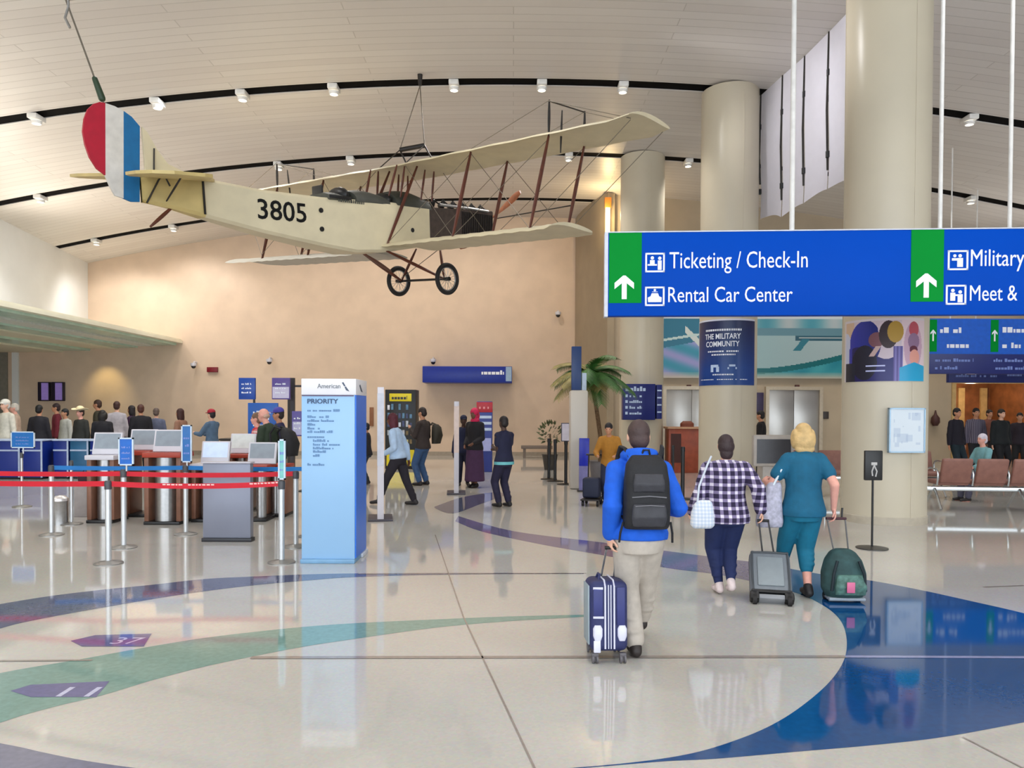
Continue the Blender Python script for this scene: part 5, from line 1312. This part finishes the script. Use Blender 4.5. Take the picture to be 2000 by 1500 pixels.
# desks at the back left
CN = mat('counter_navy', (10, 40, 128), .4, 0, .08, 2); CE = mat('counter_edge', (176, 190, 216), .35)
for k, (u0, u1, vb, Y, lb) in enumerate(((-60, 38, 940, 19.6, 'navy check-in desk cut by the left edge'), (43, 82, 940, 19.6, 'navy check-in desk right of the wide blue notice'), (104, 133, 938, 19.8, 'navy check-in desk with pale edge, third from the left edge'), (137, 172, 938, 19.8, 'teal panelled check-in desk in the middle of the row'), (176, 203, 938, 19.8, 'navy check-in desk at the right end of the row'))):
    a, b = at(u0, 900, Y), at(u1, 900, Y); W = b.x - a.x; Ht = .98
    t = thing('check_in_desk', lb, 'desk', (a.x, Y, 0), 0, 'navy desks under the overhang')
    MB().bx((0, 0, .05), (W, .6, Ht), bev=.01).build('body', CN if k != 3 else mat('counter_teal', (30, 90, 130), .4, 0, .15, 3), t); MB().bx((.03, .03, 0), (W - .03, .57, .05)).build('plinth', BLACKP, t)
    MB().bx((-.02, -.03, Ht), (W + .02, .63, Ht + .04), bev=.01).build('top', CE, t); MB().bx((W - .03, -.012, .05), (W + .012, 0, Ht)).build('edge_strip', CE, t); MB().bx((0, -.008, Ht - .26), (W, 0, Ht - .22)).build('band', CE, t)
a = at(430, 880, 22.5)
t = thing('service_counter', 'long grey service counter behind the person in the red cap', 'counter', (a.x, 22.5, 0))
MB().bx((0, 0, 0), (1.9, .6, .9), bev=.01).build('body', mat('counter_grey', (150, 140, 128), .5), t); MB().bx((-.03, -.04, .9), (1.95, .64, .96), bev=.01).build('top', mat('counter_dark', (60, 56, 54), .4), t)
# wall screens at the far left, hung signs
for k, u in enumerate((73, 100)):
    a, b = at(u, 783, 30.6), at(u + 22, 746, 30.6); t = thing('wall_screen', ('left' if k == 0 else 'right') + ' one of two purple flight screens on the far wall at left', 'screen', (a.x, 30.62, a.z), 0, 'purple wall screens')
    W, H = b.x - a.x, b.z - a.z
    MB().bx((0, 0, 0), (W, .18, H), bev=.01).build('casing', mat('screen_dark', (34, 26, 52), .4), t); MB().bx((W * .33, -.006, .04), (W - .03, .01, H - .04)).build('display', mat('screen_purple', (120, 100, 160), .3, emit=.3), t)
def board(label, u0, u1, v0, v1, Y, col, seed, col2=None, posts=True, floor=True, cat='sign'):
    a, b = at(u0, v1, Y), at(u1, v0, Y); W, H = b.x - a.x, b.z - a.z
    t = thing('post_sign', label, cat, (a.x, Y, 0))
    MB().bx((0, 0, a.z), (W, .08, a.z + H), bev=.008).build('board', mat('board_%d' % seed, col, .35, 0, .08, 3), t)
    if col2: MB().bx((.02, -.004, a.z + .03), (W - .02, .01, a.z + H * .58)).build('lower_panel', mat('boardlow_%d' % seed, col2, .4), t)
    mb = MB()
    for k in range(3): scribble(mb, W * .18, a.z + H * (.68 - .2 * k), W * .6, H * .08, -.008, seed + k)
    mb.build('lettering', SW, t, smooth=False)
    if posts: MB().bx((W * .86, .02, 0), (W * .96, .07, a.z + .02)).build('post', DARK, t); MB().bx((W * .6, -.1, 0), (W * 1.2, .2, .02)).build('foot', DARK, t)
board('square royal blue sign on a post above the kiosks', 466, 498, 738, 780, 19.0, (6, 70, 168), 300)
board('purple and white sign on a post beside the royal blue one', 531, 566, 738, 780, 19.2, (92, 74, 150), 310, (206, 200, 226))
board('big blue board with a pale edge behind the bald man', 484, 542, 787, 850, 17.4, (20, 90, 180), 320)
board('small purple and white poster left of the totem', 570, 592, 803, 852, 17.0, (96, 84, 160), 330, (190, 190, 226))
a = at(570, 900, 19.6); t = thing('sign_gantry', 'thin dark frame post standing behind the purple sign', 'post', (a.x, 19.6, 0))
MB().bx((-.06, 0, 0), (.06, .1, at(570, 738, 19.6).z)).build('upright', mat('gantry_dark', (60, 56, 60), .5), t); z_ = at(570, 752, 19.6).z; MB().bx((0, .02, z_ - .05), (.5, .08, z_)).build('arm', mat('gantry_dark', (60, 56, 60)), t)

# far wall gear
def onwall(u, v, Y=YB): return at(u, v, Y)
a = onwall(406, 727); t = thing('exit_sign', 'small dark red exit sign on the far wall at left', 'sign', (a.x, YB - .12, a.z)); MB().bx((0, 0, 0), (.42, .12, .2), bev=.01).build('casing', mat('exit_red', (120, 14, 30), .4), t)
def camera_(u, v, lb, Y=YB, s=1):
    a = at(u, v, Y - .3); t = thing('security_camera', lb, 'camera', a, 0, 'cameras on the far wall')
    MB().tube([V((0, .3, .1)), V((0, .1, .12)), V((0, 0, .08))], .03, 8).build('bracket', WHTM, t); MB().lathe([(.11 * s, .06), (.12 * s, .0), (.10 * s, -.06)], n=18).build('housing', WHTM, t); MB().ell((0, 0, -.07), (.09 * s, .09 * s, .09 * s)).build('dome', mat('dome_dark', (40, 36, 38), .2), t)
camera_(378, 712, 'white dome camera left of the exit sign'); camera_(526, 704, 'white camera with side bracket above the purple sign'); camera_(846, 704, 'white camera above the long blue wall sign'); camera_(1090, 612, 'white camera high on the far wall below the biplane')
a = onwall(722, 832); t = thing('wall_plaque', 'narrow brown plaque on the far wall beside the totem', 'plaque', (a.x, YB - .05, a.z)); MB().bx((0, 0, 0), (.16, .05, .75), bev=.01).build('board', mat('plaque_brown', (140, 92, 60), .5), t)
a = at(1184, 440, 26.9); t = thing('wall_light', 'tall warm glowing strip light at the corner beside the third pillar', 'light', (3.22, 26.80, a.z - .35))
MB().bx((0, 0, 0), (.16, .12, .95), bev=.01).build('diffuser', mat('strip_warm', (255, 214, 130), .4, emit=2.2), t); MB().bx((-.03, .0, .95), (.2, .14, 1.3), bev=.01).build('housing', mat('strip_amber', (180, 110, 40), .4), t)
lamp('strip_lamp', 'POINT', (3.2, 26.4, a.z + .2), 60, (1, .75, .4), None, .1)

# upright banner stands seen edge on
def stand(u, v, vt, label, tint):
    p = fl(u, v); h = at(u, vt, p.y).z; t = thing('banner_stand', label, 'banner', (p.x, p.y, 0), -math.atan2(p.x, p.y))
    MB().bx((-.05, 0, .03), (.055, .62, h), bev=.006).build('panel', mat('banner_white', (222, 218, 226), .4, 0, .02, 1), t); MB().bx((-.2, -.05, 0), (.2, .66, .03), bev=.006).build('foot', mat('banner_foot', (70, 66, 76), .5), t)
    MB().bx((-.052, -.003, .9), (.057, .0, h - .1)).build('edge_strip', mat(tint[0], tint[1], .4), t)
stand(743, 1018, 756, 'tall white banner stand seen edge on, right of the totem', ('banner_edge_grey', (206, 208, 220)))
stand(891, 966, 784, 'tall white banner stand seen edge on beside the navy uniform', ('banner_edge_warm', (228, 206, 196)))
# vending machine
Y = 23.6; a, b = at(752, 900, Y), at(812, 900, Y); W = b.x - a.x; Ht = at(780, 761, Y).z
t = thing('vending_machine', 'black vending machine with yellow header and rows of bright packets', 'vending machine', (a.x, Y, 0))
MB().bx((0, 0, 0), (W, .8, Ht), bev=.015).build('cabinet', BLACKP, t); YEL = mat('vending_yellow', (226, 206, 20), .4, 0, .08, 3)
m_ = MB(); m_.box((W * .5, -.01, Ht - .24), (W * .72, .03, .24), bev=.012); m_.build('header', YEL, t)
mb = MB(); scribble(mb, W * .22, Ht - .30, W * .5, .12, -.03, 400); mb.build('lettering', BLACKP, t, smooth=False)
rr = random.Random(9)
for r_ in range(5):
    for c_ in range(7):
        if rr.random() > .1: MB().bx((W * (.08 + .12 * c_), -.03, Ht - .62 - .26 * r_), (W * (.155 + .12 * c_), 0, Ht - .62 - .26 * r_ + rr.uniform(.12, .19))).build('packet', mat('packets_%d_%d' % (r_, c_ % 2), ((206, 206, 220), (80, 120, 150), (60, 70, 110), (190, 196, 206), (120, 100, 60), (200, 190, 120))[(r_ + c_ % 2) % 6], .4, 0, .5, 9), t, smooth=False)
MB().bx((W * .05, -.012, .1), (W * .95, 0, Ht - 1.85)).build('lower_panel', YEL, t)
# red and blue machine
Y = 22.6; a, b = at(931, 900, Y), at(961, 900, Y); W = b.x - a.x; Ht = at(945, 784, Y).z
t = thing('ticket_machine', 'blue ticket machine with red header behind the pink headscarf', 'machine', (a.x, Y, 0))
MB().bx((0, 0, 0), (W, .5, Ht), bev=.012).build('cabinet', mat('machine_blue', (44, 60, 140), .4, 0, .1, 3), t); MB().bx((-.01, -.012, Ht - .32), (W + .01, .02, Ht - .02), bev=.006).build('header', mat('machine_red', (176, 34, 48), .4), t)
mb = MB(); scribble(mb, W * .15, Ht - .22, W * .7, .1, -.016, 410); mb.build('lettering', mat('machine_pink', (226, 150, 150), .5), t, smooth=False)
mb = MB()
for k in range(3): mb.bx((.02, -.01, Ht - .5 - .18 * k), (W - .02, 0, Ht - .42 - .18 * k))
mb.build('stripe', mat('machine_pale', (190, 206, 230), .4), t); MB().bx((.02, -.014, .62), (W - .03, 0, 1.0)).build('screen', mat('machine_screen', (170, 176, 226), .3), t)
# bench and plant near the black posts
a = at(1018, 880, 29.0); t = thing('bench', 'long low grey bench against the far wall', 'bench', (a.x, 29.2, 0))
MB().bx((0, 0, .36), (1.2, .5, .48), bev=.02).build('seat', mat('bench_grey', (120, 108, 100), .6), t)
for x in (.08, 1.0): MB().bx((x, .05, 0), (x + .1, .45, .36)).build('leg', mat('bench_grey', (120, 108, 100)), t)
p = at(1074, 900, 23.6); t = thing('potted_plant', 'leafy dark potted plant behind the black posts', 'plant', (p.x, p.y, 0))
MB().lathe([(.17, 0), (.24, .45), (.26, .47), (.2, .45)], n=20).build('pot', mat('pot_dark', (60, 56, 52), .5), t)
MB().tube([(0, 0, .4), (.02, 0, .8), (0, .02, 1.1)], .03, 6).build('stem', mat('stem_brown', (90, 70, 50), .7), t)
mb = MB(); rr = random.Random(3)
for k in range(90):
    th, ph = rr.uniform(0, 6.28), rr.uniform(-.9, 1.5); c = V((.34 * math.cos(th) * math.cos(ph), .34 * math.sin(th) * math.cos(ph), 1.12 + .34 * math.sin(ph))) * 1.0
    d = (c - V((0, 0, 1.0))).normalized(); s_ = d.orthogonal().normalized() * .045; mb.quad(c - s_, c + d * .1, c + s_, c - d * .04)
mb.build('leaves', mat('leaf_dark', (84, 92, 60), .5, 0, .35, 8), t)

# palm
PX, PYY = at(1174, 800, 19.9).x, 19.9
t = thing('potted_palm', 'tall palm with drooping green fronds between the white totem and third pillar', 'plant', (PX, PYY, 0))
MB().lathe([(.24, 0), (.30, .5), (.33, .52), (.28, .5)], n=24).build('pot', mat('pot_grey', (120, 116, 120), .5), t)
MB().tube([(0, 0, .45), (-.02, 0, 1.2), (-.14, 0, 2.0), (-.30, 0, 2.75)], [.07, .06, .055, .06], 10).build('trunk', mat('palm_trunk', (112, 86, 60), .8, 0, .35, 18, bump=.6), t)
MB().loft([(V((-.21, 0, 2.35)), .07, .07), (V((-.25, 0, 2.5)), .12, .12), (V((-.30, 0, 2.75)), .10, .10)], None, 14).build('crown_shaft', mat('palm_shaft', (120, 84, 62), .8), t)
LF = [mat('palm_leaf', (58, 104, 44), .5, 0, .3, 6), mat('palm_leaf_dry', (136, 124, 70), .6, 0, .3, 6)]
rr = random.Random(12)
for k in range(30):
    az = 2 * math.pi * k / 30 + rr.uniform(-.15, .15); up_ = rr.uniform(-.1, 1.3); ln = rr.uniform(.8, 1.25); dr = V((math.cos(az), math.sin(az), 0)); mb = MB(); pts = []
    for q in range(12):
        f = q / 11; pts.append(V((-.30, 0, 2.75)) + dr * ln * f * math.cos(up_ * (1 - f * .6)) + V((0, 0, ln * (f * math.sin(up_) * 1.1 - f * f * .75))))
    mb.tube(pts, [.014 - .001 * q for q in range(12)], 5)
    for q in range(2, 12):
        tan = (pts[q] - pts[q - 1]).normalized(); sd = tan.cross(V((0, 0, 1))).normalized(); L_ = .34 * math.sin(math.pi * (.15 + .8 * q / 12)) + .06
        for s in (-1, 1):
            for h_ in (0, .33, .66):
                b0 = pts[q - 1].lerp(pts[q], h_); e = b0 + (sd * s * .75 + tan * .65).normalized() * L_ + V((0, 0, -.10 * L_ / .3)); w_ = tan * .024
                mb.quad(b0 - w_, b0 + w_, e + w_ * .2, e - w_ * .2)
    mb.build('frond', LF[1 if (k in (8, 9, 10) or rr.random() < .12) else 0], t)
# white totem with blue head in front of the palm
a, b = at(1113, 955, 17.7), at(1149, 762, 17.7); W = b.x - a.x
t = thing('info_pylon', 'slim white pylon with a dark blue head left of the palm', 'pylon', (a.x, 17.7, 0))
MB().bx((0, 0, 0), (W, .4, b.z), bev=.05, ).build('body', mat('pylon_white', (206, 198, 186), .35, 0, .02, 1), t)
z1 = at(1113, 676, 17.7).z; MB().bx((.03, .05, b.z), (W * .62, .2, z1), bev=.01).build('head', mat('pylon_navy', (8, 52, 110), .35, 0, .06, 2), t)
MB().bx((W * .66, .08, b.z), (W * .92, .18, b.z + .4), bev=.01).build('pale_fin', mat('pylon_pale', (190, 206, 226), .35), t)
a, b = at(1131, 955, 17.2), at(1151, 856, 17.2); W = b.x - a.x
t = thing('poster_stand', 'narrow royal blue poster stand at the foot of the white pylon', 'stand', (a.x, 17.2, 0)); H = b.z
MB().bx((0, 0, H * .48), (W, .08, H), bev=.008).build('blue_panel', mat('stand_blue', (4, 30, 176), .35), t); MB().bx((0, .01, .03), (W, .07, H * .48)).build('lower_panel', mat('stand_lavender', (120, 116, 170), .35, 0, .2, 6), t); MB().bx((-.04, -.05, 0), (W + .04, .14, .03)).build('foot', DARK, t)
# fabric screens between the near pillars
FW = mat('screen_fabric', (240, 238, 244), .7, 0, .03, 5)
_n = FW.node_tree.nodes; _b = _n['Principled BSDF']; _tr = _n.new('ShaderNodeBsdfTranslucent'); _mx = _n.new('ShaderNodeMixShader'); _mx.inputs[0].default_value = .5   # light shines through the cloth
_tr.inputs[0].default_value = (.9, .89, .93, 1); FW.node_tree.links.new(_b.outputs[0], _mx.inputs[1]); FW.node_tree.links.new(_tr.outputs[0], _mx.inputs[2]); FW.node_tree.links.new(_mx.outputs[0], _n['Material Output'].inputs[0])
us = [1484, 1526, 1569, 1616, 1668]; Ys = [18.3, 17.2, 16.25, 15.2, 14.15]; vb = [428, 424, 397, 369, 350]
t = thing('fabric_screen', 'row of white fabric sheets on thin dark rods hung between the nearest and middle pillars', 'screen', (at(us[0], 400, Ys[0]).x, Ys[0], 0)); o_ = t.location
tops = []; bots = []
for u, Y, v in zip(us, Ys, vb):
    q = at(u, v, Y); bots.append(q - o_); tops.append(V((q.x, q.y, cz(q.x) - .02)) - o_)
for i in range(len(us) - 1):
    a0, a1, b0, b1 = tops[i], tops[i + 1], bots[i], bots[i + 1]
    def f_(s, q, a0=a0, a1=a1, b0=b0, b1=b1):
        s2 = .02 + s * .96; tpp = a0.lerp(a1, s2); bt_ = b0.lerp(b1, s2); p = bt_.lerp(tpp, q); p.x += .07 * math.sin(math.pi * s) * (1 - q) + .02 * math.sin(q * 7) * (1 - q); p.z += .07 * math.sin(math.pi * s) * (1 - q); return p
    MB().grid(f_, 10, 16, .012).build('fabric_sheet', FW, t)
for i in range(len(us) - 1):
    p, q = tops[i], bots[i]; MB().tube([q.lerp(p, .12 if i else .28), q.lerp(p, .5) + V((-.03, 0, 0)), p.lerp(q, .0)], .022, 6).build('rod', DARK, t)
    for f in (.22, .74): MB().cyl(q.lerp(p, f) - V((0, 0, .06)), q.lerp(p, f) + V((0, 0, .06)), .045, n=8).build('clamp', BLACKP, t)
# lift doors, plates
def lift(x0, x1, zt, lb, lab2):
    t = thing('lift_door', lb, 'door', (x0, YR - .14, 0), 0, 'steel lift doors'); W = x1 - x0
    mb = MB(); mb.bx((-.12, 0, 0), (0, .14, zt + .12)); mb.bx((W, 0, 0), (W + .12, .14, zt + .12)); mb.bx((0, 0, zt), (W, .14, zt + .12)); mb.build('frame', mat('lift_frame', (190, 178, 158), .35, .2), t)
    for k in range(2): MB().bx((W / 2 * k + .006, .06, 0), (W / 2 * (k + 1) - .006, .12, zt), bev=.004).build('door_leaf', mat('lift_steel', (186, 184, 180), .32, .75, .06, 1.5), t)
xa, xb = at(1500, 800, YR).x, at(1598, 800, YR).x; zt = at(1550, 762, YR).z
lift(xa, xb, zt, 'steel double lift door beside the nearest pillar', ''); xa2, xb2 = at(1300, 800, YR).x, at(1400, 800, YR).x; lift(xa2, xb2, zt, 'steel double lift door partly hidden by the middle pillar', '')
a = at(1607, 818, YR); t = thing('call_plate', 'dark call button plate right of the lift door', 'plate', (a.x, YR - .04, a.z)); MB().bx((0, 0, 0), (.2, .04, .26), bev=.01).build('plate', mat('plate_dark', (60, 52, 50), .4), t)
for u, lb in ((1345, 'small dark red lantern above the left lift door'), (1556, 'small dark lantern above the right lift door')):
    a = at(u, 756, YR); t = thing('lift_lantern', lb, 'light', (a.x, YR - .08, a.z)); MB().bx((-.08, 0, -.05), (.08, .08, .08), bev=.02).build('lantern', mat('lantern_dark', (80, 40, 36), .4), t)
a = at(1478, 808, YR - .3); t = thing('wall_poster', 'dark purple poster left of the right lift door', 'poster', (a.x - .1, YR - .05, a.z)); MB().bx((0, 0, 0), (.42, .05, .75), bev=.006).build('sheet', mat('poster_plum', (60, 50, 84), .4, 0, .2, 5), t)
a = at(1822, 826, YR); t = thing('wall_phone', 'dark wall mounted ornament between the nearest pillar and the wood corridor', 'ornament', (a.x, YR - .16, a.z - .1)); MB().lathe([(.02, .55), (.05, .4), (.14, .28), (.15, .12), (.08, 0)], (0, .0, 0), 18).build('body', mat('ornament_dark', (70, 36, 34), .5), t)
MB().bx((-.03, 0, .1), (.03, .17, .2)).build('bracket', mat('ornament_dark', (70, 36, 34)), t)
# red wood counter, bag on it
a, b = at(1306, 890, 22.6), at(1366, 834, 22.6); W = b.x - a.x + .3
t = thing('wood_counter', 'red-brown wooden counter left of the middle pillar', 'counter', (a.x, 22.6, 0)); RW = mat('counter_red_wood', (158, 74, 48), .4, 0, .2, 5)
MB().bx((0, 0, 0), (W, .6, b.z - .06), bev=.008).build('body', RW, t); MB().bx((-.04, -.05, b.z - .06), (W + .04, .65, b.z), bev=.01).build('top', mat('counter_top_pale', (196, 150, 116), .4), t); MB().bx((.06, -.012, .3), (.36, 0, b.z - .2)).build('opening_shade', mat('opening_shade_dark', (70, 30, 24), .5), t)  # flat plate coloured dark for the shade inside the counter's opening
t = thing('bag', 'small brown bag lying on the red-brown counter', 'bag', (a.x + .6, 22.9, b.z)); MB().loft([(V((0, 0, 0)), .2, .12), (V((0, 0, .1)), .2, .12), (V((0, 0, .17)), .12, .06)], None, 18, .7).build('body', mat('bag_brown', (130, 70, 50), .6), t)
# information kiosk behind the two women
a, b = at(1478, 905, 14.6), at(1545, 858, 14.6); W = b.x - a.x
t = thing('information_kiosk', 'grey kiosk with a wide dark screen between the two women', 'kiosk', (a.x, 14.6, 0)); cg = mat('kiosk_stone', (172, 164, 156), .45)
MB().bx((W * .2, .05, .04), (W * .8, .4, a.z - .02), bev=.02).build('pedestal', cg, t); MB().bx((W * .1, -.02, 0), (W * .9, .48, .04)).build('base', cg, t); MB().bx((-.06, 0, a.z - .06), (W + .06, .14, b.z + .08), bev=.03).build('casing', cg, t); MB().bx((0, -.006, a.z), (W, .02, b.z)).build('screen', mat('screen_black', (52, 52, 58), .25), t)
# stand with black tablet
p = fl(1703, 1071); t = thing('terminal_stand', 'black tablet terminal on a thin pole in front of the nearest pillar', 'stand', (p.x, p.y, 0)); zt, zb = at(1703, 880, p.y).z, at(1703, 938, p.y).z
MB().lathe([(.2, 0), (.2, .012), (.03, .03)], n=28).build('base', mat('stand_base', (76, 74, 72), .4, .5), t); MB().cyl((0, 0, .02), (0, 0, zb + .15), .014, n=12).build('pole', BLACKP, t)
MB().bx((-.118, -.03, zb), (.118, .02, zt), bev=.012).build('tablet', BLACKP, t); mb = MB(); mb.box((.0, -.034, zb + .22), (.08, .012, .04), bev=.008); mb.tube([V((0, -.034, zb + .2)), V((-.03, -.036, zb + .12)), V((-.02, -.034, zb + .06))], .01, 6); mb.tube([V((0, -.034, zb + .2)), V((.035, -.036, zb + .12)), V((.02, -.034, zb + .05))], .010, 6); mb.build('handset', mat('handset_pale', (190, 188, 186), .4), t)
# seats
BRN = mat('seat_leather', (142, 98, 86), .5, 0, .15, 8, bump=.2); CHR = mat('chrome', (200, 206, 208), .18, .9, .04, 8)
p = fl(1868, 1000); 
bn = thing('seat_row', 'row of brown leather airport seats on a chrome beam right of the nearest pillar', 'seats', (p.x - .15, p.y + .5, 0), R_(-6))
MB().bx((-.35, -.05, .34), (3.2, .05, .42), bev=.01).build('beam', CHR, bn)
for k in range(5):
    x = .28 + k * .62
    o = MB().box((x, .06, .50), (.54, .52, .09), bev=.035, seg=3).build('seat', BRN, bn)
    o = MB().box((0, 0, .24), (.54, .08, .48), bev=.035, seg=3).build('backrest', BRN, bn); o.matrix_local = Matrix.Translation((x, -.20, .50)) @ Matrix.Rotation(R_(16), 4, 'X')
    MB().tube(smooth_curve([V((x - .31, -.22, .46)), V((x - .31, -.24, .72)), V((x - .31, .05, .76)), V((x - .31, .22, .70)), V((x - .31, .24, .46))], 4), .018, 8).build('armrest', CHR, bn)
for x in (.0, 1.5, 3.0):
    mb = MB(); mb.tube([V((x, -.34, .02)), V((x, -.05, .38)), V((x, .05, .38)), V((x, .36, .02))], .025, 8); mb.build('leg', CHR, bn)
bn2 = dup(bn, (p.x + 1.1, p.y + 2.6, 0), R_(176), 'second row of brown airport seats facing the first, further from the camera')
sp_ = at(1920, 800, 15.9)
far_person('white haired person in teal top sitting on the far brown seats', 1921, 0, 100, (120, 170, 176), (90, 90, 110), ('short', (214, 206, 216)), 'pink', 830, Y=15.75, H=1.66, seat=.57, feet=((-.1, .42, .06, 0), (.1, .42, .06, 0)), hands=((-.16, .34, .7), (.16, .34, .7)))
